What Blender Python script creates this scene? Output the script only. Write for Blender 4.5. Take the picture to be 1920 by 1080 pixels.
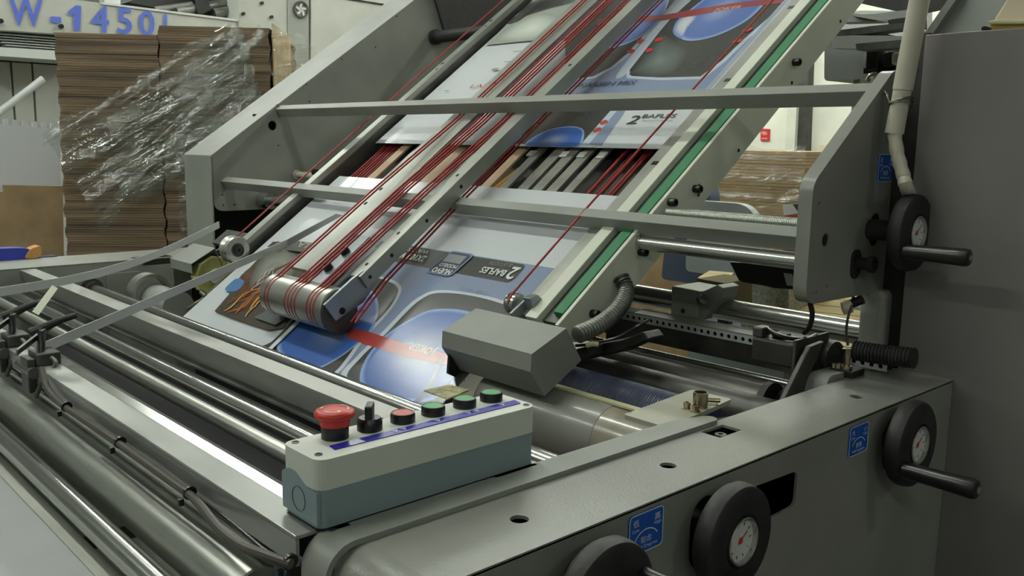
import bpy, bmesh, math, random
from mathutils import Vector, Matrix
from mathutils.geometry import tessellate_polygon, delaunay_2d_cdt
random.seed(7)
S = bpy.context.scene
for _o in list(bpy.data.objects):
    bpy.data.objects.remove(_o)
H = 1.351            # floor to camera height; all z below are given from the camera's height

# ------------------------------------------------------------------ camera, world, exposure
cam_data = bpy.data.cameras.new('camera')
cam = bpy.data.objects.new('camera', cam_data)
S.collection.objects.link(cam)
cam_data.sensor_width = 36.0
cam_data.lens = 1695.97 / 1920 * 36.0
cam_data.clip_start = 0.02
cam.matrix_world = Matrix(((0.67510975, -0.12837248, 0.7264622, 0.0),
                           (0.73757622, 0.09819711, -0.66808581, 0.0),
                           (0.01442735, 0.98685249, 0.16097832, H),
                           (0, 0, 0, 1)))
S.camera = cam
S.view_settings.view_transform = 'Standard'
S.view_settings.look = 'None'
S.view_settings.gamma = 1
S.view_settings.use_curve_mapping = False
S.view_settings.exposure = 0.0
w = bpy.data.worlds.new('hall_air'); S.world = w
w.use_nodes = True
w.node_tree.nodes['Background'].inputs['Color'].default_value = (0.80, 0.93, 0.90, 1)
w.node_tree.nodes['Background'].inputs['Strength'].default_value = 0.05
try:
    S.cycles.use_denoising = True
    S.cycles.max_bounces = 8
    S.cycles.transparent_max_bounces = 16
    S.cycles.sample_clamp_indirect = 4.0
except Exception:
    pass

# ------------------------------------------------------------------ materials
def lin(c):
    c = c / 255.0
    return c / 12.92 if c <= 0.04045 else ((c + 0.055) / 1.055) ** 2.4
def L(rgb):
    return (lin(rgb[0]), lin(rgb[1]), lin(rgb[2]), 1.0)
MATS = {}
def mat(name, rgb, rough=0.5, metal=0.0, bump=None, var=None, coat=0.0, emit=None, attr=False, spec=None, stretch=None, rvar=0.0):
    m = bpy.data.materials.new(name); m.use_nodes = True
    nt = m.node_tree; b = nt.nodes['Principled BSDF']
    b.inputs['Base Color'].default_value = L(rgb)
    b.inputs['Roughness'].default_value = rough
    b.inputs['Metallic'].default_value = metal
    if spec is not None: b.inputs['Specular IOR Level'].default_value = spec
    if coat:
        b.inputs['Coat Weight'].default_value = coat
        b.inputs['Coat Roughness'].default_value = 0.08
    tc = nt.nodes.new('ShaderNodeTexCoord')
    mp = nt.nodes.new('ShaderNodeMapping')
    nt.links.new(tc.outputs['Object'], mp.inputs['Vector'])
    if stretch: mp.inputs['Scale'].default_value = stretch
    if attr:
        a = nt.nodes.new('ShaderNodeVertexColor'); a.layer_name = 'print'
        nt.links.new(a.outputs['Color'], b.inputs['Base Color'])
    if var:
        n = nt.nodes.new('ShaderNodeTexNoise'); n.inputs['Scale'].default_value = var[0]; n.inputs['Detail'].default_value = 6
        nt.links.new(mp.outputs['Vector'], n.inputs['Vector'])
        r = nt.nodes.new('ShaderNodeValToRGB')
        r.color_ramp.elements[0].position = 0.32; r.color_ramp.elements[1].position = 0.68
        k = var[1]
        r.color_ramp.elements[0].color = L([max(0, x * (1 - k)) for x in rgb])
        r.color_ramp.elements[1].color = L([min(255, x * (1 + k)) for x in rgb])
        nt.links.new(n.outputs['Fac'], r.inputs['Fac'])
        nt.links.new(r.outputs['Color'], b.inputs['Base Color'])
        if rvar:
            mr = nt.nodes.new('ShaderNodeMapRange')
            mr.inputs['From Min'].default_value = 0.3; mr.inputs['From Max'].default_value = 0.7
            mr.inputs['To Min'].default_value = rough - rvar; mr.inputs['To Max'].default_value = rough + rvar
            nt.links.new(n.outputs['Fac'], mr.inputs['Value'])
            nt.links.new(mr.outputs['Result'], b.inputs['Roughness'])
    if bump:
        n2 = nt.nodes.new('ShaderNodeTexNoise'); n2.inputs['Scale'].default_value = bump[0]; n2.inputs['Detail'].default_value = 3
        nt.links.new(mp.outputs['Vector'], n2.inputs['Vector'])
        bp = nt.nodes.new('ShaderNodeBump'); bp.inputs['Strength'].default_value = bump[1]; bp.inputs['Distance'].default_value = bump[2] if len(bump) > 2 else 0.001
        nt.links.new(n2.outputs['Fac'], bp.inputs['Height'])
        nt.links.new(bp.outputs['Normal'], b.inputs['Normal'])
    if emit:
        b.inputs['Emission Color'].default_value = L(emit[0])
        b.inputs['Emission Strength'].default_value = emit[1]
    MATS[name] = m
    return m
def film_mat():
    m = bpy.data.materials.new('stretch_film'); m.use_nodes = True
    nt = m.node_tree; nt.nodes.clear()
    out = nt.nodes.new('ShaderNodeOutputMaterial'); mx = nt.nodes.new('ShaderNodeMixShader')
    tr = nt.nodes.new('ShaderNodeBsdfTransparent'); tr.inputs['Color'].default_value = (0.9, 0.92, 0.9, 1)
    df = nt.nodes.new('ShaderNodeBsdfDiffuse'); df.inputs['Color'].default_value = (0.75, 0.78, 0.74, 1)
    gl = nt.nodes.new('ShaderNodeBsdfGlossy'); gl.inputs['Roughness'].default_value = 0.09
    mg = nt.nodes.new('ShaderNodeMixShader'); mg.inputs['Fac'].default_value = 0.78
    tc = nt.nodes.new('ShaderNodeTexCoord'); n = nt.nodes.new('ShaderNodeTexNoise'); n.inputs['Scale'].default_value = 1.0; n.inputs['Detail'].default_value = 4; n.inputs['Distortion'].default_value = 0.8
    d1 = nt.nodes.new('ShaderNodeVectorMath'); d1.operation = 'DOT_PRODUCT'; d1.inputs[1].default_value = (-2.2, -2.9, -2.4)
    d2 = nt.nodes.new('ShaderNodeVectorMath'); d2.operation = 'DOT_PRODUCT'; d2.inputs[1].default_value = (-9.0, -12.0, 22.0)
    cb_ = nt.nodes.new('ShaderNodeCombineXYZ')
    nt.links.new(tc.outputs['Object'], d1.inputs[0]); nt.links.new(tc.outputs['Object'], d2.inputs[0])
    nt.links.new(d1.outputs['Value'], cb_.inputs[0]); nt.links.new(d2.outputs['Value'], cb_.inputs[1])
    bp = nt.nodes.new('ShaderNodeBump'); bp.inputs['Strength'].default_value = 1.0; bp.inputs['Distance'].default_value = 0.03
    mr = nt.nodes.new('ShaderNodeMapRange'); mr.inputs['From Min'].default_value = 0.35; mr.inputs['From Max'].default_value = 0.75
    mr.inputs['To Min'].default_value = 0.03; mr.inputs['To Max'].default_value = 0.34
    nt.links.new(cb_.outputs[0], n.inputs['Vector']); nt.links.new(n.outputs['Fac'], bp.inputs['Height'])
    nt.links.new(n.outputs['Fac'], mr.inputs['Value']); nt.links.new(mr.outputs['Result'], mx.inputs['Fac'])
    nt.links.new(bp.outputs['Normal'], gl.inputs['Normal']); nt.links.new(bp.outputs['Normal'], df.inputs['Normal'])
    nt.links.new(df.outputs[0], mg.inputs[1]); nt.links.new(gl.outputs[0], mg.inputs[2])
    nt.links.new(tr.outputs[0], mx.inputs[1]); nt.links.new(mg.outputs[0], mx.inputs[2])
    nt.links.new(mx.outputs[0], out.inputs['Surface'])
    return m
PAINT = mat('hammered_grey_paint', (130, 131, 124), 0.33, 0.0, (330, 0.5, 0.0008), (6, 0.05))
PAINT_S = mat('smooth_grey_paint', (134, 136, 129), 0.45, 0.0, (200, 0.12, 0.0004), (5, 0.06))
PAINT_C = mat('cabinet_grey_paint', (116, 112, 110), 0.55, 0.0, (260, 0.2, 0.0006), (3, 0.07))
CHROME = mat('ground_steel', (198, 199, 194), 0.20, 0.95, None, (30, 0.03), stretch=(0.2, 6, 6))
STEEL = mat('brushed_steel', (186, 188, 180), 0.34, 0.9, (90, 0.2, 0.0003), (14, 0.05), stretch=(0.2, 5, 5), rvar=0.05)
STEEL_D = mat('dull_steel', (120, 121, 116), 0.42, 1.0, (60, 0.2, 0.0005), (12, 0.14), rvar=0.1)
PLATE_M = mat('smeared_metal_plate', (158, 160, 154), 0.36, 0.6, (25, 0.1, 0.0004), (12, 0.06), stretch=(0.6, 2, 2), rvar=0.08)
ALU = mat('aluminium_bar', (158, 160, 151), 0.38, 0.55, (300, 0.1, 0.0003), (8, 0.06))
ALU_B = mat('satin_aluminium_plate', (150, 156, 160), 0.35, 0.6, None, (9, 0.08))
WHITE_P = mat('white_enamel', (205, 208, 192), 0.42, 0, None, (4, 0.04))
GREEN = mat('green_belt_rubber', (38, 112, 72), 0.6)
RED_C = mat('red_cord', (150, 44, 42), 0.45)
RED_D = mat('dark_red_cord', (110, 28, 30), 0.45)
BLACK = mat('black_plastic', (20, 19, 20), 0.32)
BLACK_R = mat('rough_black', (24, 23, 22), 0.6, 0, (150, 0.4, 0.001), (40, 0.3))
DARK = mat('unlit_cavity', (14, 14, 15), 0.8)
DIRTY = mat('oily_dark_iron', (34, 32, 29), 0.55, 0.1, (60, 0.4, 0.001), (18, 0.35))
GREY_D = mat('dark_grey_steel', (72, 72, 68), 0.45, 0.5, (60, 0.2, 0.0006), (14, 0.2))
PLAST = mat('light_grey_plastic', (202, 205, 196), 0.5, 0, (500, 0.1, 0.0002), (5, 0.02))
PLAST_B = mat('blue_grey_plastic', (130, 147, 151), 0.5, 0, (500, 0.1, 0.0002), (5, 0.02))
RED_P = mat('red_plastic', (186, 44, 34), 0.4)
RED_L = mat('red_lens', (178, 58, 46), 0.35)
GREEN_L = mat('green_lens', (44, 140, 72), 0.35)
BLUE_S = mat('violet_blue_label', (44, 42, 150), 0.25, 0, None, (30, 0.10))
BLUE_L = mat('blue_enamel_label', (30, 84, 172), 0.35)
WHITE = mat('white_print', (218, 222, 220), 0.5)
CREAM_I = mat('cream_ink', (205, 190, 160), 0.5)
PRINT = mat('printed_glossy_paper', (255, 255, 255), 0.20, 0, (40, 0.12, 0.0008), attr=True, spec=0.5)
PAPER = mat('white_paper', (200, 204, 206), 0.6)
CARD = mat('brown_cardboard', (162, 138, 104), 0.8, 0, None, (8, 0.08))
CARD_E = mat('cardboard_edges', (102, 86, 67), 0.85, 0, (30, 0.3, 0.002), (6, 0.26), stretch=(0.25, 0.25, 9))
CARD_Y = mat('yellow_board', (206, 184, 128), 0.7, 0, None, (6, 0.06))
FILM = film_mat()
GLUE = mat('wet_glue_roller', (138, 138, 130), 0.32, 0.0, (60, 0.2, 0.0006), (7, 0.04), coat=0.15)
CREAM = mat('cream_blade', (196, 194, 150), 0.5)
RUBBER_B = mat('blue_grey_rubber', (62, 68, 92), 0.38)
CABLE = mat('grey_brown_cable', (66, 62, 54), 0.45)
PVC = mat('ivory_pvc', (186, 180, 164), 0.45, 0, None, (9, 0.05))
WALL_M = mat('dirty_white_wall', (214, 216, 200), 0.8, 0, None, (1.6, 0.07))
WALL_G = mat('pale_grey_wall', (170, 174, 170), 0.8, 0, None, (1.2, 0.05))
FLOOR_M = mat('worn_concrete', (110, 110, 104), 0.5, 0, (20, 0.2, 0.002), (2.5, 0.12))
CEIL_M = mat('ceiling_sheet', (176, 180, 176), 0.8)
MACH_W = mat('machine_white_grey', (172, 174, 166), 0.5, 0, None, (3, 0.05))
MACH_G = mat('machine_mid_grey', (140, 143, 138), 0.5, 0, None, (3, 0.05))
MACH_L = mat('machine_light_panel', (196, 200, 196), 0.45)
INK_B = mat('periwinkle_ink', (84, 104, 196), 0.5)
RED_I = mat('red_sign', (190, 40, 44), 0.5)
TERR = mat('speckled_foam', (170, 166, 150), 0.8, 0, (60, 0.3, 0.002), (90, 0.16))
PALE_B = mat('pale_blue_plastic', (176, 192, 192), 0.5)
CHAIR_B = mat('chair_blue_grey', (74, 86, 104), 0.7)
CHAIR_C = mat('clear_wrapped_vinyl', (176, 184, 184), 0.3, 0, None, (5, 0.08))
BRASS = mat('old_nickel', (176, 164, 140), 0.25, 1.0, None, (40, 0.2))
GALV = mat('galvanised_strip', (188, 192, 190), 0.5, 0.1)
ORANGE = mat('orange_paint', (208, 150, 40), 0.5)
PEACH = mat('peach_strip', (178, 150, 122), 0.5)
TUBE = mat('fluorescent_tube', (255, 255, 255), 0.5, emit=((250, 255, 246), 90.0))
HOUSE = mat('lamp_housing', (220, 222, 218), 0.5)

# ------------------------------------------------------------------ mesh builder
class MB:
    def __init__(s):
        s.v = []; s.f = []; s.mi = []; s.sm = []; s.col = None
    def add(s, vs, fs, m=0, sm=False):
        o = len(s.v); s.v += [tuple(v) for v in vs]
        for f in fs:
            s.f.append(tuple(i + o for i in f)); s.mi.append(m); s.sm.append(sm)
        return s
    def box(s, x0, x1, y0, y1, z0, z1, m=0):
        v = [(x, y, z) for x in (x0, x1) for y in (y0, y1) for z in (z0, z1)]
        return s.add(v, [(0, 1, 3, 2), (4, 6, 7, 5), (0, 4, 5, 1), (2, 3, 7, 6), (0, 2, 6, 4), (1, 5, 7, 3)], m)
    def obox(s, o, a, b, c, m=0):      # corner o and three edge vectors
        o, a, b, c = Vector(o), Vector(a), Vector(b), Vector(c)
        v = [o + a * i + b * j + c * k for i in (0, 1) for j in (0, 1) for k in (0, 1)]
        return s.add(v, [(0, 1, 3, 2), (4, 6, 7, 5), (0, 4, 5, 1), (2, 3, 7, 6), (0, 2, 6, 4), (1, 5, 7, 3)], m)
    def prism(s, pts, e, m=0, sm=False):   # 3-D polygon pushed along vector e (keeps concave outlines)
        pts = [Vector(p) for p in pts]; e = Vector(e); n = len(pts)
        s.add(pts + [p + e for p in pts], [(i, (i + 1) % n, n + (i + 1) % n, n + i) for i in range(n)], m, sm)
        tr = tessellate_polygon([pts])
        s.add(pts, tr, m); s.add([p + e for p in pts], [t[::-1] for t in tr], m)
        return s
    def px(s, yz, x0, x1, m=0): return s.prism([(x0, y, z) for y, z in yz], (x1 - x0, 0, 0), m)
    def py(s, xz, y0, y1, m=0): return s.prism([(x, y0, z) for x, z in xz], (0, y1 - y0, 0), m)
    def pz(s, xy, z0, z1, m=0): return s.prism([(x, y, z0) for x, y in xy], (0, 0, z1 - z0), m)
    def plate(s, outer, holes, fn, d, m=0):   # flat plate with real holes; fn maps (a,b,t) to 3-D, t in 0..d
        loops = [outer] + holes
        flat = [p for l in loops for p in l]
        ed = []; k0 = 0
        for l in loops:
            ed += [(k0 + i, k0 + (i + 1) % len(l)) for i in range(len(l))]; k0 += len(l)
        cv_, _e, cf, *_r = delaunay_2d_cdt([Vector((p[0], p[1])) for p in flat], ed, [], 0, 1e-7)
        flat = [(p.x, p.y) for p in cv_]; tr = []
        def odd(x, y):
            c = False
            for l in loops:
                for i in range(len(l)):
                    (x1, y1), (x2, y2) = l[i][:2], l[i - 1][:2]
                    if (y1 > y) != (y2 > y) and x < (x2 - x1) * (y - y1) / (y2 - y1) + x1: c = not c
            return c
        for f in cf:
            if odd(sum(flat[i][0] for i in f) / len(f), sum(flat[i][1] for i in f) / len(f)): tr.append(tuple(f))
        s.add([fn(a, b, 0) for a, b in flat], tr, m)
        s.add([fn(a, b, d) for a, b in flat], [t[::-1] for t in tr], m)
        for l in loops:
            n = len(l)
            s.add([fn(a, b, 0) for a, b in l] + [fn(a, b, d) for a, b in l], [(i, (i + 1) % n, n + (i + 1) % n, n + i) for i in range(n)], m, len(l) > 10)
        return s
    def lathe(s, p, d, prof, n=28, m=0, caps=True):
        p = Vector(p); d = Vector(d).normalized()
        u = d.cross(Vector((0, 0, 1)) if abs(d.z) < 0.9 else Vector((1, 0, 0))).normalized(); w_ = d.cross(u)
        vs = []
        for t, r in prof:
            for i in range(n):
                a = 2 * math.pi * i / n
                vs.append(p + d * t + (u * math.cos(a) + w_ * math.sin(a)) * r)
        fs = []
        for k in range(len(prof) - 1):
            for i in range(n):
                fs.append((k * n + i, k * n + (i + 1) % n, (k + 1) * n + (i + 1) % n, (k + 1) * n + i))
        s.add(vs, fs, m, True)
        if caps:
            if prof[0][1] > 1e-5: s.add(vs[:n], [tuple(range(n))[::-1]], m)
            if prof[-1][1] > 1e-5: s.add(vs[-n:], [tuple(range(n))], m)
        return s
    def cyl(s, a, b, r, r2=None, n=24, m=0):
        a, b = Vector(a), Vector(b)
        return s.lathe(a, b - a, [(0, r), ((b - a).length, r if r2 is None else r2)], n, m)
    def tube(s, path, r, n=8, m=0, caps=True):    # r a number or a list per point
        P = [Vector(p) for p in path]; vs = []; up = None
        for i, p in enumerate(P):
            t = (P[min(i + 1, len(P) - 1)] - P[max(i - 1, 0)]).normalized()
            if up is None:
                up = t.cross(Vector((0.31, 0.2, 0.93))).normalized()
            up = (up - t * up.dot(t)).normalized(); w_ = t.cross(up)
            rr = r[i] if isinstance(r, (list, tuple)) else r
            for k in range(n):
                a = 2 * math.pi * k / n
                vs.append(p + (up * math.cos(a) + w_ * math.sin(a)) * rr)
        fs = [(i * n + k, i * n + (k + 1) % n, (i + 1) * n + (k + 1) % n, (i + 1) * n + k) for i in range(len(P) - 1) for k in range(n)]
        s.add(vs, fs, m, True)
        if caps: s.add(vs[:n], [tuple(range(n))[::-1]], m); s.add(vs[-n:], [tuple(range(n))], m)
        return s
    def ribbon(s, path, side, wdt, th, m=0):      # flat strip: path points, side vector per point
        vs = []
        for p, sd in zip(path, side):
            p = Vector(p); sd = Vector(sd).normalized(); 
            vs.append((p, sd))
        pts = []
        for i, (p, sd) in enumerate(vs):
            t = (vs[min(i + 1, len(vs) - 1)][0] - vs[max(i - 1, 0)][0]).normalized()
            nn = t.cross(sd).normalized()
            for a, b in ((-1, -1), (1, -1), (1, 1), (-1, 1)):
                pts.append(p + sd * (a * wdt / 2) + nn * (b * th / 2))
        fs = [(i * 4 + k, i * 4 + (k + 1) % 4, (i + 1) * 4 + (k + 1) % 4, (i + 1) * 4 + k) for i in range(len(vs) - 1) for k in range(4)]
        fs += [(3, 2, 1, 0), tuple(len(pts) - 4 + k for k in range(4))]
        return s.add(pts, fs, m)

def circ(cx, cy, r, n=20, r2=None):
    return [(cx + r * math.cos(2 * math.pi * i / n), cy + (r2 or r) * math.sin(2 * math.pi * i / n)) for i in range(n)]
def stadium(cx, cy, hx, hy, n=8):
    r = min(hx, hy); out = []
    for k, (sx, sy) in enumerate(((1, 1), (-1, 1), (-1, -1), (1, -1))):
        for i in range(n + 1):
            a = math.pi / 2 * (k + i / n)
            out.append((cx + sx * (hx - r) + r * math.cos(a), cy + sy * (hy - r) + r * math.sin(a)))
    return out
def rrect(x0, x1, y0, y1, r, n=5):
    out = []
    for k, (x, y) in enumerate(((x1 - r, y1 - r), (x0 + r, y1 - r), (x0 + r, y0 + r), (x1 - r, y0 + r))):
        for i in range(n + 1):
            a = math.pi / 2 * (k + i / n)
            out.append((x + r * math.cos(a), y + r * math.sin(a)))
    return out
def rpoly(pts, rs, n=5):               # polygon with rounded corners (2-D)
    out = []; N = len(pts)
    for i in range(N):
        p = Vector(pts[i]); a = Vector(pts[i - 1]); b = Vector(pts[(i + 1) % N])
        r = rs[i] if isinstance(rs, (list, tuple)) else rs
        if r <= 0: out.append(tuple(p)); continue
        da = (a - p).normalized(); db = (b - p).normalized()
        p0 = p + da * r; p1 = p + db * r
        for k in range(n + 1):
            t = k / n
            q = p0 * (1 - t) ** 2 + p * 2 * t * (1 - t) + p1 * t ** 2
            out.append((q.x, q.y))
    return out
def catmull(pts, k=6, closed=True):
    out = []; n = len(pts)
    rng = range(n) if closed else range(n - 1)
    for i in rng:
        if closed: p0, p1, p2, p3 = (Vector(pts[(i + j) % n]) for j in (-1, 0, 1, 2))
        else: p0, p1, p2, p3 = (Vector(pts[min(max(i + j, 0), n - 1)]) for j in (-1, 0, 1, 2))
        for q in range(k):
            t = q / k
            out.append(0.5 * ((2 * p1) + (p2 - p0) * t + (2 * p0 - 5 * p1 + 4 * p2 - p3) * t * t + (3 * p1 - p0 - 3 * p2 + p3) * t ** 3))
    if not closed: out.append(Vector(pts[-1]))
    return out

# ------------------------------------------------------------------ objects
WLOC = {}
def ob(name, mb, m, parent=None, bev=0.0, ang=35, seg=2, **props):
    me = bpy.data.meshes.new(name)
    xs = [v[0] for v in mb.v]; ys = [v[1] for v in mb.v]; zs = [v[2] for v in mb.v]
    org = Vector(((min(xs) + max(xs)) / 2, (min(ys) + max(ys)) / 2, min(zs)))
    me.from_pydata([(v[0] - org.x, v[1] - org.y, v[2] - org.z) for v in mb.v], [], mb.f)
    ms = m if isinstance(m, (list, tuple)) else [m]
    for q in ms: me.materials.append(q)
    me.polygons.foreach_set('material_index', [min(i, len(ms) - 1) for i in mb.mi])
    me.polygons.foreach_set('use_smooth', mb.sm)
    if mb.col:
        at = me.color_attributes.new('print', 'FLOAT_COLOR', 'POINT')
        at.data.foreach_set('color', [c for q in mb.col for c in q])
    me.validate(); me.update()
    if not mb.col:
        bm = bmesh.new(); bm.from_mesh(me); bmesh.ops.remove_doubles(bm, verts=bm.verts, dist=1e-6)
        bmesh.ops.recalc_face_normals(bm, faces=bm.faces); bm.to_mesh(me); bm.free()
    if any(mb.sm):
        try: me.set_sharp_from_angle(angle=math.radians(ang))
        except Exception: pass
    o = bpy.data.objects.new(name, me); S.collection.objects.link(o)
    base = WLOC[parent.name] if parent else Vector((0, 0, 0))
    WLOC[o.name] = org
    o.location = org - base + (Vector((0, 0, 0)) if parent else Vector((0, 0, H)))
    if parent: o.parent = parent
    if bev:
        b = o.modifiers.new('edges', 'BEVEL'); b.width = bev; b.segments = seg; b.limit_method = 'ANGLE'; b.angle_limit = math.radians(40)
    for k, v in props.items(): o[k] = v
    return o
def tag(o, label, cat, group=None):
    o['label'] = label; o['category'] = cat
    if group: o['group'] = group
    return o
def thing(name, label, cat, base, group=None):
    o = bpy.data.objects.new(name, None); S.collection.objects.link(o)
    o.empty_display_size = 0.05
    WLOC[o.name] = Vector(base); o.location = Vector(base) + Vector((0, 0, H))
    return tag(o, label, cat, group)
def dup(root, d, label, group=None):
    r = root.copy(); S.collection.objects.link(r); r.location = root.location + Vector(d); r['label'] = label
    WLOC[r.name] = WLOC[root.name] + Vector(d)
    if group: r['group'] = group
    for ch in list(root.children):
        c = ch.copy(); S.collection.objects.link(c); c.parent = r
        for g in list(ch.children):
            q = g.copy(); S.collection.objects.link(q); q.parent = c
    return r
TXT = {}
def text_geo(t):
    if t not in TXT:
        cu = bpy.data.curves.new('letters', 'FONT'); cu.body = t; cu.size = 1.0; cu.resolution_u = 3
        cu.offset = 0.0
        o = bpy.data.objects.new('letters', cu); S.collection.objects.link(o)
        dg = bpy.context.evaluated_depsgraph_get()
        me = bpy.data.meshes.new_from_object(o.evaluated_get(dg))
        TXT[t] = ([tuple(v.co) for v in me.vertices], [tuple(p.vertices) for p in me.polygons])
        bpy.data.objects.remove(o); bpy.data.curves.remove(cu); bpy.data.meshes.remove(me)
    return TXT[t]
def put_text(mb, t, o, ex, ey, w_, h=None, m=0, bold=0.0, col=None):
    """flat lettering: o lower-left corner, ex/ey unit directions, overall width (and height)"""
    vs, fs = text_geo(t)
    x0 = min(v[0] for v in vs); x1 = max(v[0] for v in vs); y0 = min(v[1] for v in vs); y1 = max(v[1] for v in vs)
    sx = w_ / (x1 - x0); sy = (h / (y1 - y0)) if h else sx
    o, ex, ey = Vector(o), Vector(ex), Vector(ey)
    offs = [(0, 0)] if not bold else [(-bold, 0), (bold, 0), (0, bold), (0, -bold)]
    nz = ex.cross(ey).normalized()
    for q, (a, b) in enumerate(offs):
        mb.add([o + ex * ((v[0] - x0) * sx + a) + ey * ((v[1] - y0) * sy + b) + nz * (q * 0.00004) for v in vs], fs, m)
        if col is not None and mb.col is not None: mb.col += [col] * len(vs)
A37 = math.radians(36.7); CA, SA = math.cos(A37), math.sin(A37)
def CV(x, s, n=0.0):                   # conveyor coordinates: across, up the slope, off the slope
    return (x, 0.96 + CA * s - SA * n, -0.53 + SA * s + CA * n)
NX = (0, -SA, CA); SX = (0, CA, SA)
def cvbox(mb, x0, x1, s0, s1, n0, n1, m=0):
    return mb.obox(CV(x0, s0, n0), (x1 - x0, 0, 0), Vector(SX) * (s1 - s0), Vector(NX) * (n1 - n0), m)

# ------------------------------------------------------------------ room shell and lamps
def st(name, mb, m, **k):
    o = ob(name, mb, m, **k); o['kind'] = 'structure'; return o
st('floor', MB().box(-13, 7, -6, 10, -1.45, -1.351), FLOOR_M)
st('ceiling', MB().box(-13, 7, -6, 10, 3.3, 3.4), CEIL_M)
st('wall_left', MB().box(-13.1, -13, -6, 10, -1.351, 3.3), WALL_G)
st('wall_right', MB().box(7, 7.1, -6, 10, -1.351, 3.3), WALL_G)
st('wall_front', MB().box(-13, 7, -6.1, -6, -1.351, 3.3), WALL_G)
wb = st('wall_back', MB().box(-13, 7, 7.0, 7.15, -1.351, 3.3), WALL_M)
# pillar strip, frame trim and switch seen between the machine parts
pil = MB().prism([(-4.0814, 6.9000, 0.7851), (-3.9751, 6.9000, 0.7785), (-3.9327, 6.9000, -0.4593), (-4.0410, 6.9000, -0.4655)], (0, 0.1, 0))
st('trim_1', pil, GREY_D)
st('trim_2', MB().prism([(-4.1053, 6.8600, 0.3536), (-4.0268, 6.8600, 0.3519), (-4.0176, 6.8600, -0.4628), (-4.1174, 6.8600, -0.4686)], (0, 0.14, 0)), WHITE_P)
st('trim_3', MB().prism([(-4.0183, 6.8400, -0.1485), (-3.9938, 6.8400, -0.1478), (-3.9927, 6.8400, -0.4386), (-4.0173, 6.8400, -0.4399)], (0, 0.05, 0)), CARD_Y)
sw = MB().prism([(-3.8346, 6.9300, 0.0034), (-3.7734, 6.9300, 0.0042), (-3.7732, 6.9300, -0.0603), (-3.8341, 6.9300, -0.0658)], (0, 0.06, 0))
tag(ob('wall_switch', sw, CREAM_I, bev=0.004), 'small cream switch box high on the white rear wall', 'switch')
sg = thing('fire_notice', 'small red notice with white characters on the white rear wall', 'sign', (-4.3867, 6.9900, 0.0287))
ob('notice_board', MB().prism([(-4.4329, 6.9850, 0.1335), (-4.3432, 6.9850, 0.1290), (-4.3416, 6.9850, 0.0291), (-4.4259, 6.9850, 0.0282)], (0, 0.012, 0)), RED_I, sg)
tx = MB(); _p = Vector((-4.4194, 6.9820, 0.0786)); put_text(tx, '严禁烟火', _p, (1, 0, 0), (0, 0, 1), 0.058, 0.03)
_p = Vector((-4.4143, 6.9820, 0.0421)); put_text(tx, 'NO FIRE', _p, (1, 0, 0), (0, 0, 1), 0.055, 0.012)
ob('notice_lettering', tx, WHITE, sg)

def lamp(x, y, along):
    t = thing('ceiling_light', '', 'ceiling lamp', (x, y, 2.62), 'twin tube lamps hung in rows under the ceiling')
    d = (1, 0, 0) if along == 'x' else (0, 1, 0)
    hx, hy = (0.62, 0.09) if along == 'x' else (0.09, 0.62)
    ob('housing', MB().box(x - hx, x + hx, y - hy, y + hy, 2.70, 2.76), HOUSE, t, bev=0.01)
    for q in (-0.045, 0.045):
        a = (x - 0.58, y + q, 2.675) if along == 'x' else (x + q, y - 0.58, 2.675)
        b = (x + 0.58, y + q, 2.675) if along == 'x' else (x + q, y + 0.58, 2.675)
        ob('tube', MB().cyl(a, b, 0.016, n=10), TUBE, t)
    for q in (-0.4, 0.4):
        a = (x + q, y, 2.76) if along == 'x' else (x, y + q, 2.76)
        ob('hanger', MB().cyl(a, (a[0], a[1], 3.3), 0.004, n=6), GREY_D, t)
    return t
LAMPS = [(-5.0, 0.7, 'x'), (-3.4, 0.7, 'x'), (-1.9, 0.7, 'x'), (-8.2, 2.2, 'x'), (-6.6, 2.2, 'x'),
         (-8.6, 4.4, 'x'), (-7.0, 4.4, 'x'), (-5.4, 4.4, 'x'), (-3.8, 4.4, 'x'), (-2.2, 4.4, 'x'), (-0.6, 4.4, 'x'),
         (-5.4, -2.0, 'x'), (-3.8, -2.0, 'x'), (-2.2, -2.0, 'x'),
         (-3.6, 5.9, 'x'), (-2.0, 5.9, 'x'), (-5.7, 5.9, 'x'),
         (3.2, -3.0, 'x'), (4.9, -3.0, 'x'), (4.0, 0.7, 'x')]  # lamps on this line are added unseen to brighten near frame and cabinet
for i, q in enumerate(LAMPS):
    o = lamp(*q)
    rown = {0.7: 'above the rollers', 2.2: 'above the stacks', 4.4: 'beyond the conveyor', -2.0: 'behind the viewer', 5.9: 'by the rear wall', -3.0: 'added unseen at the right'}[q[1]]
    k_ = [p for p in LAMPS if p[1] == q[1]].index(q)
    o['label'] = '%s white twin tube ceiling lamp from the left in the row %s' % (('first', 'second', 'third', 'fourth', 'fifth', 'sixth')[k_], rown)

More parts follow.
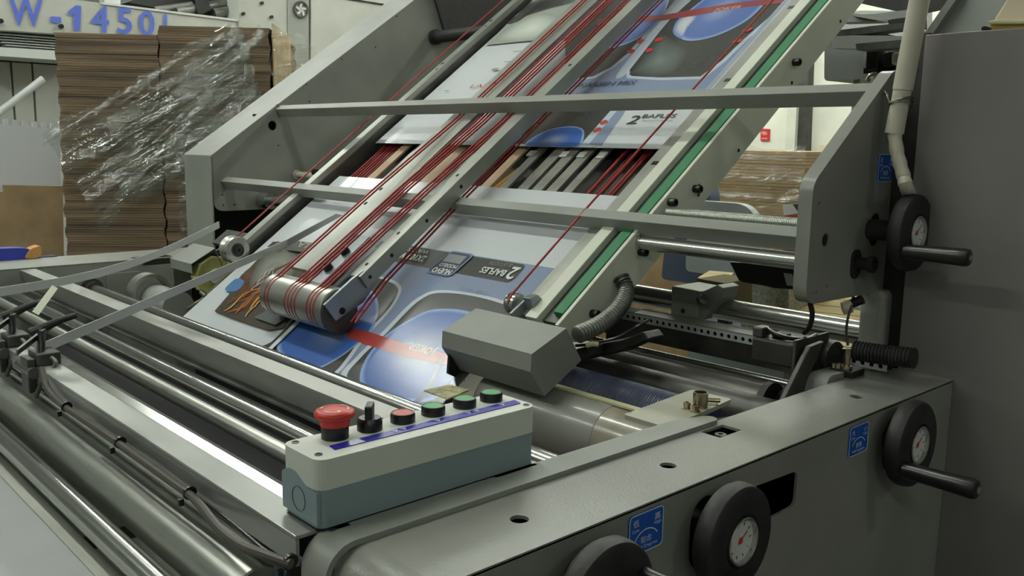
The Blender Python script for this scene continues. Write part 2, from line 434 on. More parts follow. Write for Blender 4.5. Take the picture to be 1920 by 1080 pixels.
# ------------------------------------------------------------------ near side frame
nf = thing('near_side_frame', 'long grey hammered painted side frame of the machine with round holes in its top', 'machine frame', (-0.67, 0.9, -1.351))
top_holes = [circ(-0.668, 0.63, 0.0105), circ(-0.666, 0.884, 0.0105), circ(-0.664, 1.372, 0.0105),
             [(-0.719, 1.026), (-0.687, 1.026), (-0.687, 1.079), (-0.719, 1.079)]]
mb = MB().plate([(-0.735, 0.475), (-0.607, 0.475), (-0.607, 1.608), (-0.735, 1.608)], top_holes, lambda a, b, t: (a, b, -0.401 - t), 0.004)
ob('top_flange', mb, PAINT, nf)
bend = MB()
arc = [(0.475 - 0.04 * math.sin(a), -0.441 + 0.04 * math.cos(a)) for a in [math.pi / 2 * i / 8 for i in range(9)]]
ins = [(0.475 - 0.036 * math.sin(a), -0.441 + 0.036 * math.cos(a)) for a in [math.pi / 2 * i / 8 for i in range(8, -1, -1)]]
bend.px(arc + [(0.435, -1.3), (0.439, -1.3)] + ins, -0.735, -0.607)
for i in range(len(bend.sm)): bend.sm[i] = True
ob('front_bend', bend, PAINT, nf, ang=30)
side_holes = [stadium(0.884, -0.470, 0.030, 0.047), stadium(1.385, -0.468, 0.030, 0.045), stadium(0.66, -0.475, 0.028, 0.045),
              rpoly([(0.93, -0.436), (1.098, -0.443), (1.097, -0.493), (0.93, -0.497)], 0.012)]
outl = [(0.475, -0.403)] + [(0.475 - 0.038 * math.sin(a), -0.441 + 0.038 * math.cos(a)) for a in [math.pi / 2 * i / 6 for i in range(1, 7)]] + [(0.437, -1.3), (1.608, -1.3), (1.608, -0.403)]
mb = MB().plate(outl, side_holes, lambda a, b, t: (-0.607 - t, a, b), 0.004)
ob('outer_panel', mb, PAINT, nf)
edge = MB()
ea = [(-0.6115 + 0.0045 * math.cos(t), -0.4055 + 0.0045 * math.sin(t)) for t in [math.pi / 2 * i / 5 for i in range(6)]]
edge.prism([(x, 0.475, z) for x, z in ea] + [(-0.6115, 0.475, -0.4055)], (0, 1.133, 0), 0, False)
ob('folded_edge', edge, PAINT, nf)
ob('inner_panel', MB().box(-0.735, -0.731, 0.44, 1.608, -1.3, -0.405), PAINT_S, nf)
ob('foot', MB().box(-0.735, -0.607, 0.44, 1.608, -1.351, -1.3), DIRTY, nf)
ob('interior_shade', MB().box(-0.728, -0.725, 0.48, 1.6, -1.29, -0.41), DARK, nf)  # near-black sheet stands for the shade inside the hollow frame
# adjusting screw seated in the square pocket
ps = thing('pocket_screw', 'socket head screw on a dark block in the square pocket of the grey side frame', 'screw', (-0.703, 1.05, -0.45))
ob('block', MB().box(-0.716, -0.69, 1.03, 1.075, -0.44, -0.412), DIRTY, ps, bev=0.002)
ob('screw_head', MB().lathe((-0.701, 1.048, -0.412), (0, 0, 1), [(0, 0.0085), (0.008, 0.0085), (0.0085, 0.0075), (0.0085, 0.004), (0.003, 0.004), (0.003, 0)], 16), STEEL_D, ps)

# mounting bar along the top of the frame
mbp = thing('mounting_bar', 'raised flat grey bar along the inner edge of the near frame under the button box', 'mounting bar', (-0.745, 0.75, -0.401))
outl = rpoly([(-0.772, 0.462), (-0.7265, 0.462), (-0.7255, 1.083), (-0.747, 1.083), (-0.766, 1.03)], [0, 0, 0.015, 0.01, 0.02])
ob('bar', MB().pz(outl, -0.401, -0.3945), PAINT_S, mbp, bev=0.001)
arc = [(0.462 - 0.036 * math.sin(a), -0.4305 + 0.036 * math.cos(a)) for a in [math.pi / 2 * i / 8 for i in range(9)]]
ins = [(0.462 - 0.0295 * math.sin(a), -0.4305 + 0.0295 * math.cos(a)) for a in [math.pi / 2 * i / 8 for i in range(8, -1, -1)]]
bend = MB().px(arc + [(0.426, -0.62), (0.4325, -0.62)] + ins, -0.772, -0.7265)
for i in range(len(bend.sm)): bend.sm[i] = True
ob('bent_end', bend, PAINT_S, mbp, ang=30)

# ------------------------------------------------------------------ far side frame
ff = thing('far_side_frame', 'grey painted far side frame with wide flat top behind the rollers', 'machine frame', (-3.1, 0.3, -1.351))
ob('top_flange', MB().box(-3.21, -2.99, -1.2, 1.345, -0.406, -0.401), PAINT_S, ff, bev=0.002)
mb = MB().plate([(-1.2, -0.406), (1.10, -0.406), (1.10, -0.425), (1.20, -0.425), (1.20, -0.50), (1.20, -1.3), (-1.2, -1.3)],
                [circ(0.87, -0.455, 0.003, 8), circ(1.02, -0.425, 0.004, 8), circ(1.055, -0.425, 0.004, 8)], lambda a, b, t: (-2.99 - t, a, b), 0.006)
ob('inner_panel', mb, PAINT_S, ff)
ob('bearing_plate', MB().px(rpoly([(0.98, -0.44), (1.105, -0.44), (1.125, -0.50), (1.125, -0.9), (0.98, -0.9)], [0.0, 0.03, 0.03, 0, 0]), -2.989, -2.98), PAINT_S, ff, bev=0.002)
ob('outer_panel', MB().box(-3.21, -3.204, -1.2, 2.4, -1.3, -0.41), PAINT_S, ff)
ob('slot_plate', MB().px([(1.075, -0.4005), (1.2, -0.4005), (1.19, -0.3985), (1.085, -0.3985)], -3.03, -2.995), BLACK, ff)
ob('foot', MB().box(-3.21, -2.99, -1.2, 1.6, -1.351, -1.3), DIRTY, ff)
ob('opening_shade', MB().box(-3.2, -3.19, 1.35, 2.6, -1.3, -0.2), DARK, ff)  # near-black panel puts the shade behind the opening into colour

# far upright side plate with sloped flange
fp = thing('far_slope_plate', 'tall grey far side plate with wide sloping top flange and a round hole', 'side plate', (-3.1, 1.8, -0.4))
fy0, fz0 = 1.345, -0.066
ty = 3.1; tz = fz0 + (ty - fy0) * 0.705
hole = [circ(1.58, 0.040, 0.017, 24)] + [circ(y, z, 0.0035, 8) for y, z in ((1.60, 0.112), (1.73, 0.13), (1.72, 0.19), (1.87, 0.29), (2.02, 0.345), (2.12, 0.47), (1.60, -0.03), (1.383, -0.20), (1.385, -0.236), (1.425, -0.236))]
mb = MB().plate(rpoly([(1.352, -0.256), (1.352, fz0 - 0.004), (ty, tz - 0.004), (ty, -0.256)], [0.035, 0, 0, 0]), hole, lambda a, b, t: (-2.99 - t, a, b), 0.006)
ob('inner_panel', mb, PAINT_S, fp)
ob('front_face', MB().box(-3.21, -2.99, fy0, fy0 + 0.006, -0.401, fz0), PAINT_S, fp, bev=0.002)
mb = MB().prism([(-3.21, fy0, fz0), (-2.99, fy0, fz0), (-2.99, fy0 + 0.006, fz0 - 0.005), (-3.21, fy0 + 0.006, fz0 - 0.005)], (0, ty - fy0, tz - fz0))
ob('sloped_flange', mb, PAINT_S, fp, bev=0.0015)
ob('outer_panel', MB().px([(1.352, -0.4), (1.352, fz0 - 0.004), (ty, tz - 0.004), (ty, -0.4)], -3.21, -3.205), PAINT_S, fp)
ob('hole_shade_backing', MB().box(-3.06, -3.05, 1.54, 1.62, 0.0, 0.08), DARK, fp)  # near-black backing gives the hole its depth shade
ob('base_block', MB().box(-3.2, -3.0, 2.7, 3.1, -0.402, -0.2), PAINT_S, fp)

# near slope plate
npl = thing('near_slope_plate', 'grey near side plate with rounded corners standing before the cabinet', 'side plate', (-0.77, 1.7, -0.27))
outl = rpoly([(1.362, -0.264), (1.362, -0.062), (1.394, -0.037), (1.615, 0.133), (1.80, 0.133), (1.80, -0.268), (1.66, -0.268)], [0.035, 0.02, 0.02, 0.012, 0, 0, 0], 6)
hol = [circ(1.414, -0.158, 0.0115, 20), stadium(1.590, -0.150, 0.021, 0.030), circ(1.385, -0.095, 0.003, 8), circ(1.385, -0.247, 0.0025, 8), circ(1.395, -0.245, 0.0025, 8), circ(1.43, -0.238, 0.0025, 8), circ(1.66, 0.07, 0.006, 12)]
mb = MB().plate(outl, hol, lambda a, b, t: (-0.76 - t, a, b), 0.025)
ob('plate', mb, PAINT, npl, bev=0.0015)
ob('hole_shade_backing', MB().box(-0.789, -0.7855, 1.395, 1.433, -0.178, -0.138).box(-0.789, -0.7855, 1.55, 1.60, -0.185, -0.115), DARK, npl)  # near-black boxes added so hole and slot look shaded, not see-through
ob('hole_shade_disc', MB().cyl((-0.766, 1.414, -0.158), (-0.763, 1.414, -0.158), 0.0114, n=20), DARK, npl)  # near-black disc painted as the shade of a deep open hole
ob('slot_shade', MB().plate(stadium(1.590, -0.150, 0.0208, 0.0298), [], lambda a, b, t: (-0.763 - t, a, b), 0.002), DARK, npl)  # shade of the open slot put in as a near-black filling
ob('dark_gap_panel', MB().box(-0.755, -0.7085, 1.63, 1.64, -1.30, 0.195), DIRTY, npl)  # dark panel added so the gap beside the cabinet does not show bright
ob('lower_post', MB().box(-0.785, -0.737, 1.60, 1.66, -0.401, -0.262), PAINT, npl, bev=0.012, seg=4)
ob('pivot_boss', MB().plate(stadium(1.523, -0.207, 0.016, 0.026), [], lambda a, b, t: (-0.76 + t, a, b), 0.004), DIRTY, npl, bev=0.001)
ob('pivot_pin', MB().lathe((-0.757, 1.530, -0.206), (1, 0, 0), [(0, 0.011), (0.020, 0.011), (0.021, 0.0145), (0.030, 0.0145), (0.031, 0.008), (0.026, 0.008), (0.026, 0)], 20), DIRTY, npl)

# cross bars between the slope plates (square tube set square to the slope)
def slope_bar(y, z, label):
    a = (y, z); b = (y + CA * 0.026, z + SA * 0.026); c = (b[0] + SA * 0.033, b[1] - CA * 0.033); d = (y + SA * 0.033, z - CA * 0.033)
    o = ob('cross_bar', MB().px([a, b, c, d], -2.988, -0.786), PAINT_S, bev=0.0012)
    tag(o, label, 'cross bar', 'grey square cross bars between the two slope plates')
slope_bar(1.377, -0.153, 'lower grey square cross bar in front of the sloping conveyor')
slope_bar(1.592, 0.097, 'upper grey square cross bar passing above the red cords')

# cabinet on the right
cb = thing('control_cabinet', 'tall dark grey speckled cabinet filling the right edge', 'cabinet', (0.15, 1.9, -1.351))
ob('front_panel', MB().box(-0.708, 1.1, 1.61, 1.616, -1.30, 0.19), PAINT_C, cb, bev=0.002)
ob('left_panel', MB().box(-0.708, -0.702, 1.617, 2.3, -1.30, 0.19), PAINT_C, cb)
ob('right_panel', MB().box(1.094, 1.1, 1.617, 2.3, -1.30, 0.19), PAINT_C, cb)
ob('top_panel', MB().box(-0.70, 1.093, 1.617, 2.3, 0.184, 0.19), PAINT_C, cb)
ob('plinth', MB().box(-0.708, 1.1, 1.63, 2.3, -1.351, -1.30), DIRTY, cb)

# ------------------------------------------------------------------ rollers and beams across the feed end
def roller(y, z, r, x0, x1, m, label, group=None, ends=True, name='roller'):
    t = thing(name, label, 'roller', ((x0 + x1) / 2, y, z - r), group)
    ob('barrel', MB().lathe((x0, y, z), (1, 0, 0), [(0, r - 0.002), (0.002, r), (x1 - x0 - 0.002, r), (x1 - x0, r - 0.002)], 36), m, t)
    if ends:
        ob('shaft_end', MB().cyl((x0 - 0.03, y, z), (x0, y, z), r * 0.45, n=16), STEEL_D, t)
        ob('shaft_end', MB().cyl((x1, y, z), (x1 + 0.03, y, z), r * 0.45, n=16), STEEL_D, t)
    return t
t = roller(0.930, -0.482, 0.0175, -2.935, -0.78, CHROME, 'bright steel roller running just below the printed sheets')
ob('end_collar', MB().lathe((-2.978, 0.93, -0.482), (1, 0, 0), [(0, 0.034), (0.012, 0.034), (0.012, 0.024), (0.03, 0.024), (0.03, 0.0)], 24), GREY_D, t)
ob('lamp_joint', MB().cyl((-2.935, 0.93, -0.482), (-2.90, 0.93, -0.482), 0.013, n=16), DIRTY, t)
cbm = thing('channel_beam', 'wide grey flat topped cross beam next to the bright roller', 'cross beam', (-1.9, 0.75, -0.46))
ob('top_plate', MB().box(-2.985, -0.78, 0.731, 0.775, -0.410, -0.406), PLATE_M, cbm)
ob('front_web', MB().px([(0.731, -0.410), (0.734, -0.410), (0.752, -0.452), (0.745, -0.455)], -2.985, -0.78), PLATE_M, cbm)
ob('lower_lip', MB().box(-2.985, -0.78, 0.725, 0.755, -0.459, -0.455), STEEL_D, cbm)
roller(0.695, -0.474, 0.0165, -2.95, -0.80, CHROME, 'polished roller with a long lamp streak between the two flat beams')
roller(0.640, -0.476, 0.0140, -2.95, -0.80, STEEL, 'thin ribbed steel roller beside the dark gap')
roller(0.585, -0.505, 0.020, -2.95, -0.80, BLACK_R, 'matt black rubber roller sunk in the dark gap')
b1 = thing('cable_beam', 'scuffed flat steel beam in the foreground carrying the cable', 'cross beam', (-1.9, 0.45, -0.43))
ob('top_plate', MB().box(-2.985, -0.7745, 0.422, 0.460, -0.400, -0.3955), PLATE_M, b1, bev=0.001)
ob('front_face', MB().box(-2.985, -0.7745, 0.422, 0.426, -0.428, -0.400), PLATE_M, b1)
ob('rear_lip', MB().px([(0.460, -0.3955), (0.474, -0.3925), (0.476, -0.396), (0.461, -0.400)], -2.985, -0.79), CHROME, b1)
ob('rear_skirt', MB().box(-2.985, -0.79, 0.470, 0.474, -0.46, -0.398), DARK, b1)
t = roller(0.425, -0.497, 0.036, -2.95, -0.86, STEEL, 'big brushed roller in the foreground below the cable beam')
roller(0.44, -0.452, 0.010, -2.95, -0.828, CHROME, 'thin bright shaft tucked under the cable beam', ends=False, name='shaft')
roller(0.358, -0.505, 0.0165, -2.95, -0.80, CHROME, 'slim chrome roller nearest the lower left corner')
ob_ = ob('feed_plate', MB().box(-2.985, -0.90, 0.3252, 0.350, -0.533, -0.528), STEEL, bev=0.001)
tag(ob_, 'narrow shiny metal strip along the grey feed table', 'metal strip')
tb = thing('feed_table', 'smooth light grey feed table at the bottom left corner', 'table', (-1.9, -0.1, -1.351))
ob('table_top', MB().box(-2.985, -0.95, -0.6, 0.3248, -0.545, -0.5282), mat('feed_table_grey', (150, 152, 151), 0.5, 0, None, (5, 0.04)), tb)
for x in (-2.9, -1.0):
    for y in (-0.55, 0.27):
        ob('leg', MB().box(x - 0.02, x + 0.02, y - 0.02, y + 0.02, -1.351, -0.545), PAINT_S, tb)
ob('gusset', MB().px([(0.36, -0.56), (0.424, -0.43), (0.424, -0.7), (0.36, -0.7)], -0.815, -0.79), mat('dark_navy_plate', (26, 36, 46), 0.5), None)
tag(bpy.data.objects['gusset'], 'dark navy plate at the roller ends below the button box', 'bracket')
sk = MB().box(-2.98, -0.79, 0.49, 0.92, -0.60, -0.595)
tag(ob('roller_gap_shade', sk, DARK), 'dark sheet standing for the shade beneath the rollers', 'tray')  # shade under the rollers put into the sheet's near-black colour

# cable along the beam with ties
pts = [(-1.6042, 0.4150, -0.3848), (-1.5645, 0.4120, -0.4123), (-1.4765, 0.4100, -0.4204), (-1.3490, 0.4090, -0.4174), (-1.2361, 0.4090, -0.4168), (-1.1056, 0.4080, -0.4166), (-1.0049, 0.4080, -0.4174), (-0.9479, 0.4000, -0.4136), (-0.8710, 0.3850, -0.4086), (-0.8217, 0.3850, -0.4102), (-0.7744, 0.3900, -0.4060), (-0.7451, 0.4000, -0.4073)]
cab = thing('beam_cable', 'grey brown cable tied along the front of the steel beam', 'cable', (-1.2391, 0.4100, -0.4178))
ob('sheath', MB().tube([tuple(p) for p in catmull(pts, 4, False)], 0.0052, 10), CABLE, cab)
pts2 = [(-1.3747, 0.4170, -0.4221), (-1.2597, 0.4170, -0.4209), (-1.1280, 0.4165, -0.4200), (-1.0254, 0.4165, -0.4219), (-0.9581, 0.4150, -0.4210), (-0.8756, 0.4050, -0.4129), (-0.7781, 0.3920, -0.4047)]
ob('thin_wire', MB().tube([tuple(p) for p in catmull(pts2, 4, False)], 0.0022, 8), BLACK, cab)
for p in ((-1.4677, 0.4090, -0.4199), (-1.2361, 0.4090, -0.4168), (-1.0050, 0.4080, -0.4181), (-0.7504, 0.4000, -0.4081)):
    ob('cable_tie', MB().lathe((p[0] - 0.002, p[1] + 0.002, p[2] + 0.001), (1, 0.1, -0.1), [(0, 0.0085), (0.004, 0.0085)], 12).box(p[0] - 0.002, p[0] + 0.003, p[1] - 0.012, p[1] - 0.006, p[2] - 0.012, p[2] - 0.004), BLACK, cab)

# ------------------------------------------------------------------ spring strips in their clamps (left foreground)
def clamp(name, x, label, y=0.44, z=-0.3955):
    t = thing(name, label, 'clamp', (x, y, z))
    ob('clamp_block', MB().box(x - 0.026, x + 0.026, y - 0.018, y + 0.022, z, z + 0.022), GREY_D, t, bev=0.003)
    ob('jaw', MB().box(x - 0.022, x + 0.022, y - 0.032, y - 0.0185, z - 0.045, z + 0.014), GREY_D, t, bev=0.002)
    ob('side_tube', MB().cyl((x - 0.05, y - 0.025, z - 0.008), (x + 0.035, y - 0.025, z - 0.008), 0.010, n=16), STEEL_D, t)
    ob('post', MB().cyl((x - 0.012, y, z + 0.02), (x - 0.016, y + 0.004, z + 0.060), 0.007, n=14), STEEL_D, t)
    ob('clamp_screw', MB().tube([(x + 0.006, y - 0.004, z + 0.02), (x + 0.002, y - 0.002, z + 0.035), (x - 0.010, y, z + 0.052)], [0.0045, 0.0055, 0.0075], 10), BLACK, t)
    hp = Vector((x - 0.014, y + 0.002, z + 0.056))
    ob('lever_handle', MB().tube([hp + Vector((-0.01, -0.012, -0.006)), hp + Vector((0.0, 0.012, 0.006)), hp + Vector((0.005, 0.035, 0.015)), hp + Vector((0.010, 0.058, 0.021))], [0.010, 0.0075, 0.006, 0.005], 10), BLACK_R, t)
    ob('cross_link', MB().ribbon([hp + Vector((0.020, -0.045, -0.030)), hp + Vector((-0.004, 0.024, 0.008))], [(0.4, 0.1, 1)] * 2, 0.012, 0.004), STEEL_D, t)
    ob('bent_wire', MB().tube([tuple(p) for p in catmull([(x + 0.03, y + 0.005, z + 0.014), (x + 0.046, y + 0.006, z + 0.004), (x + 0.046, y - 0.016, z - 0.022), (x + 0.036, y - 0.026, z - 0.05)], 5, False)], 0.004, 8), GREY_D, t)
    return t
clamp('strip_clamp', -1.685, 'grey strip clamp with black levers on the foreground beam, nearer one')
clamp('strip_clamp', -1.87, 'grey strip clamp with black levers at the left edge, farther one')
a = Vector((-1.7025, 0.4400, -0.3746)); 
p1 = Vector((-2.1926, 0.3372) + (0,)); p2 = Vector((-2.1353, 0.4822) + (0,))
q1 = Vector(CV(p1[0], p1[1], 0.06)); q2 = Vector(CV(p2[0], p2[1], 0.045))
path = [a + (q1 - a) * t for t in (0, 0.2, 0.4, 0.6, 0.8, 1.0)] + [q1 + (q2 - q1) * t for t in (0.5, 1.0)]
side = [(0.35, -0.25, 1)] * 5 + [(0.3, -0.4, 0.9), (0.1, -0.7, 0.45), (0, -0.8, 0.2)]
o = ob('spring_strip', MB().ribbon(path, side, 0.021, 0.0012), GALV); tag(o, 'long pale spring strip reaching from the clamp onto the printed sheet', 'strip', 'spring strips held in clamps')
a = Vector((-1.9911, 0.4400, -0.3124)); b = Vector((-2.4500, 1.1203, -0.2476))
path = [a + (b - a) * t + Vector((0, 0, -0.03 * math.sin(math.pi * t))) for t in [i / 8 for i in range(9)]]
o = ob('spring_strip', MB().ribbon(path, [(0.3, -0.2, 1)] * 9, 0.020, 0.0012), GALV); tag(o, 'pale spring strip ending in the air before the far upright', 'strip', 'spring strips held in clamps')
a = Vector((-1.7165, 0.4400, -0.3127)); b = Vector((-1.8790, 0.5200, -0.2941))
o = ob('spring_strip', MB().ribbon([a, (a + b) / 2, b], [(b - a).cross(a)] * 3, 0.012, 0.0012), mat('greenish_strip', (134, 142, 114), 0.45, 0.1)); tag(o, 'short greenish strip leaning up from the clamps', 'strip', 'spring strips held in clamps')

# ------------------------------------------------------------------ button box
bb = thing('button_box', 'two tone grey push button box with six controls in a row', 'button box', (-0.805, 0.6, -0.3945))
ob('base', MB().pz(rrect(-0.8415, -0.7685, 0.4462, 0.7490, 0.010), -0.3945, -0.3520), PLAST_B, bb, bev=0.002)
ob('lid', MB().pz(rrect(-0.8435, -0.7670, 0.4448, 0.7505, 0.013), -0.3535, -0.3205), PLAST, bb, bev=0.004, seg=4)
lob = catmull([(-0.8415, -0.352), (-0.838, -0.3485), (-0.826, -0.3435), (-0.812, -0.3440), (-0.802, -0.3485), (-0.792, -0.3530), (-0.780, -0.3545), (-0.770, -0.355)], 4, False)
ob('end_wave', MB().prism([(p[0], 0.4440, p[1]) for p in lob] + [(-0.770, 0.4440, -0.390), (-0.8405, 0.4440, -0.390)], (0, 0.004, 0)), PLAST_B, bb)
ob('knockout_ring', MB().lathe((-0.806, 0.4436, -0.371), (0, 1, 0), [(0, 0.0135), (0.0006, 0.0135), (0.0006, 0.0128), (0, 0.0128)], 32, caps=False), GREY_D, bb)
for x, y in ((-0.785, 0.456), (-0.834, 0.457), (-0.777, 0.741), (-0.834, 0.741)):
    ob('lid_screw', MB().lathe((x, y, -0.3208), (0, 0, 1), [(0, 0.0042), (0.0012, 0.0042), (0.0012, 0.003), (0.0004, 0.003), (0.0004, 0)], 16), STEEL_D, bb)
ob('label_strip', MB().prism([(p[0], p[1], -0.3204) for p in ((-0.7997, 0.4774, -0.3198), (-0.7858, 0.4759, -0.3198), (-0.7855, 0.7395, -0.3198), (-0.8003, 0.7433, -0.3198))], (0, 0, 0.0009)), BLUE_S, bb)
mk = MB()
for y in (0.555, 0.566, 0.614, 0.66, 0.672, 0.713):
    mk.pz([(-0.798, y), (-0.790, y + 0.004), (-0.7985, y + 0.009)], -0.3195, -0.3192)
ob('label_mark', mk, mat('faded_lavender', (150, 150, 205), 0.4), bb)
TOPZ = -0.3205
ob('stop_collar', MB().lathe((-0.8215, 0.498, TOPZ), (0, 0, 1), [(0, 0.0150), (0.0140, 0.0150), (0.0148, 0.0142)], 28), BLACK, bb)
hd = ob('stop_head', MB().lathe((-0.8215, 0.498, TOPZ + 0.0145), (0, 0, 1), [(0, 0.0160), (0.0092, 0.0166), (0.0096, 0.0208), (0.0112, 0.0222), (0.0135, 0.0222), (0.0160, 0.0206), (0.0176, 0.0170), (0.0180, 0.0)], 36), RED_P, bb)
ar = MB()
for k in range(3):
    a0 = math.radians(120 * k + 40)
    N = 10; ro, ri = 0.0152, 0.0138
    vs = []
    for i in range(N + 1):
        a = a0 + math.radians(62) * i / N
        vs += [(-0.8215 + ro * math.cos(a), 0.498 + ro * math.sin(a), TOPZ + 0.0325), (-0.8215 + ri * math.cos(a), 0.498 + ri * math.sin(a), TOPZ + 0.0329)]
    ar.add(vs, [(2 * i, 2 * i + 1, 2 * i + 3, 2 * i + 2) for i in range(N)])
    a = a0 + math.radians(62); b = a + math.radians(20)
    ar.add([(-0.8215 + 0.0168 * math.cos(a), 0.498 + 0.0168 * math.sin(a), TOPZ + 0.0325), (-0.8215 + 0.0118 * math.cos(a), 0.498 + 0.0118 * math.sin(a), TOPZ + 0.0333), (-0.8215 + 0.0143 * math.cos(b), 0.498 + 0.0143 * math.sin(b), TOPZ + 0.0331)], [(0, 1, 2)])
ob('arrow_print', ar, mat('pale_pink_ink', (236, 205, 190), 0.5), hd)
ob('selector_ring', MB().lathe((-0.8205, 0.542, TOPZ), (0, 0, 1), [(0, 0.0142), (0.010, 0.0142), (0.012, 0.0128), (0.014, 0.0120), (0.014, 0)], 28), BLACK, bb)
u = Vector((0.75, -0.66, 0)); v_ = Vector((0.66, 0.75, 0)); c0 = Vector((-0.8205, 0.542, TOPZ + 0.013))
kn = ob('selector_knob', MB().obox(c0 - u * 0.0115 - v_ * 0.0042, u * 0.023, v_ * 0.0084, (0, 0, 0.0165)), BLACK, bb, bev=0.0018)
ob('pointer_line', MB().obox(c0 + u * 0.002 - v_ * 0.0006 + Vector((0, 0, 0.0163)), u * 0.008, v_ * 0.0012, (0, 0, 0.0004)), GREY_D, kn)
for y, m_ in ((0.587, RED_L), (0.631, GREEN_L), (0.679, GREEN_L), (0.722, GREEN_L)):
    z_ = ob('button_bezel', MB().lathe((-0.8205, y, TOPZ), (0, 0, 1), [(0, 0.0143), (0.009, 0.0143), (0.0110, 0.0136), (0.0110, 0.0122), (0.0075, 0.0122), (0.0075, 0)], 28), BLACK, bb)
    ob('button_cap', MB().lathe((-0.8205, y, TOPZ + 0.0076), (0, 0, 1), [(0, 0.0120), (0.0028, 0.0120), (0.0034, 0.0112), (0.0034, 0)], 28), m_, z_, label='red push button cap' if m_ is RED_L else 'green push button cap')
sp_ = MB().pz(rrect(-0.8425, -0.7665, 0.4440, 0.7500, 0.012), -0.3962, -0.3945).pz([(-0.768, 0.452), (-0.7600, 0.455), (-0.7600, 0.478), (-0.768, 0.478)], -0.3949, -0.3945).pz([(-0.768, 0.68), (-0.7620, 0.68), (-0.7620, 0.748), (-0.768, 0.748)], -0.3949, -0.3945)
ob('base_gasket', sp_, BLACK, bb)
ob('mount_tab', MB().box(-0.84, -0.773, 0.50, 0.735, -0.4030, -0.3964), PAINT_S, bb)

# ------------------------------------------------------------------ sloping sheet conveyor
cv = thing('sheet_conveyor', 'sloping conveyor with aluminium rails and a green edge belt carrying printed sheets', 'conveyor', CV(-1.85, 1.2, -0.06))
SMAX = 2.15
ob('far_rail', cvbox(MB(), -2.503, -2.468, 0.30, SMAX, -0.02, 0.036), ALU, cv, bev=0.0015)
ob('far_rail_web', cvbox(MB(), -2.468, -2.462, 0.30, SMAX, -0.06, 0.018), GREY_D, cv)
ob('near_rail', cvbox(MB(), -1.283, -1.240, 0.30, SMAX, -0.01, 0.020), ALU, cv, bev=0.001)
ob('white_rail', cvbox(MB(), -1.240, -1.208, 0.29, SMAX, -0.01, 0.030), WHITE_P, cv, bev=0.0015)
ob('belt_groove', cvbox(MB(), -1.208, -1.156, 0.30, SMAX, -0.01, 0.016), GREY_D, cv)
ob('edge_belt', cvbox(MB(), -1.184, -1.158, 0.315, SMAX, 0.016, 0.030), GREEN, cv, bev=0.001)
panel = [CV(-1.146, 0.285, 0.030), CV(-1.146, SMAX, 0.030), CV(-1.146, SMAX, -0.045), CV(-1.146, 0.86, -0.061), CV(-1.146, 0.40, -0.060), CV(-1.146, 0.30, -0.030)]
ob('side_panel', MB().prism(panel, (-0.009, 0, 0)), WHITE_P, cv, bev=0.0012)
for q in ((-1.1460, 1.5692, -0.0945), (-1.1460, 1.4863, -0.1195), (-1.1460, 1.3988, -0.2151), (-1.1460, 1.9275, 0.1874), (-1.1460, 1.2625, -0.3243)):
    ob('panel_bolt', MB().lathe(q, (1, 0, 0), [(0, 0.0085), (0.016, 0.0085), (0.017, 0.0078), (0.017, 0.005), (0.011, 0.005), (0.011, 0)], 16), BLACK, cv)
for q in ((-1.1450, 1.5841, -0.0881), (-1.1450, 1.5837, -0.1071), (-1.1450, 1.7227, -0.0144), (-1.1450, 2.1284, 0.2982), (-1.1450, 1.9244, 0.1414)):
    ob('panel_hole', MB().cyl(q, (q[0] + 0.0006, q[1], q[2]), 0.004, n=10), DARK, cv)
for s_ in (0.78, 1.10, 1.42, 1.74):
    ob('rail_slot', cvbox(MB(), -1.268, -1.250, s_, s_ + 0.012, 0.0195, 0.0206), BLACK, cv)
for s_ in (0.98, 1.23, 1.50):
    ob('rail_hole', MB().cyl(CV(-2.484, s_, 0.035), CV(-2.484, s_, 0.0368), 0.004, n=10), BLACK, cv)
    ob('rail_slot', cvbox(MB(), -2.496, -2.480, s_ + 0.030, s_ + 0.038, 0.035, 0.0368), BLACK, cv)
SLAT = mat('slat_grey', (128, 127, 118), 0.5, 0.1, None, (12, 0.12))
SL = [(-2.30, 0.040, PEACH), (-2.215, 0.05, ALU), (-2.12, 0.045, SLAT), (-2.03, 0.05, PEACH), (-1.945, 0.05, ALU), (-1.855, 0.045, SLAT), (-1.775, 0.035, PEACH), (-1.705, 0.03, ALU), (-1.635, 0.036, SLAT), (-1.585, 0.034, SLAT), (-1.535, 0.034, SLAT), (-1.482, 0.028, SLAT)]
for x, wd, m_ in SL:
    ob('under_slat', cvbox(MB(), x - wd / 2, x + wd / 2, 0.45, SMAX, -0.018, -0.012), m_, cv)
ob('slat_backdrop', cvbox(MB(), -2.46, -1.285, 0.42, SMAX, -0.052, -0.048), GREY_D, cv)  # backdrop added under the open slats, set high to catch light
ob('orange_rod', MB().tube([CV(-1.765, 0.68, -0.026), CV(-1.735, 0.80, -0.026)], 0.005, 8).tube([CV(-1.752, 0.68, -0.026), CV(-1.722, 0.80, -0.026)], 0.004, 8), ORANGE, cv)
for x in (-1.72, -1.60, -1.54, -1.475):
    ob('slat_clip', cvbox(MB(), x - 0.012, x + 0.012, 0.835, 0.856, -0.012, -0.008), MACH_L, cv)

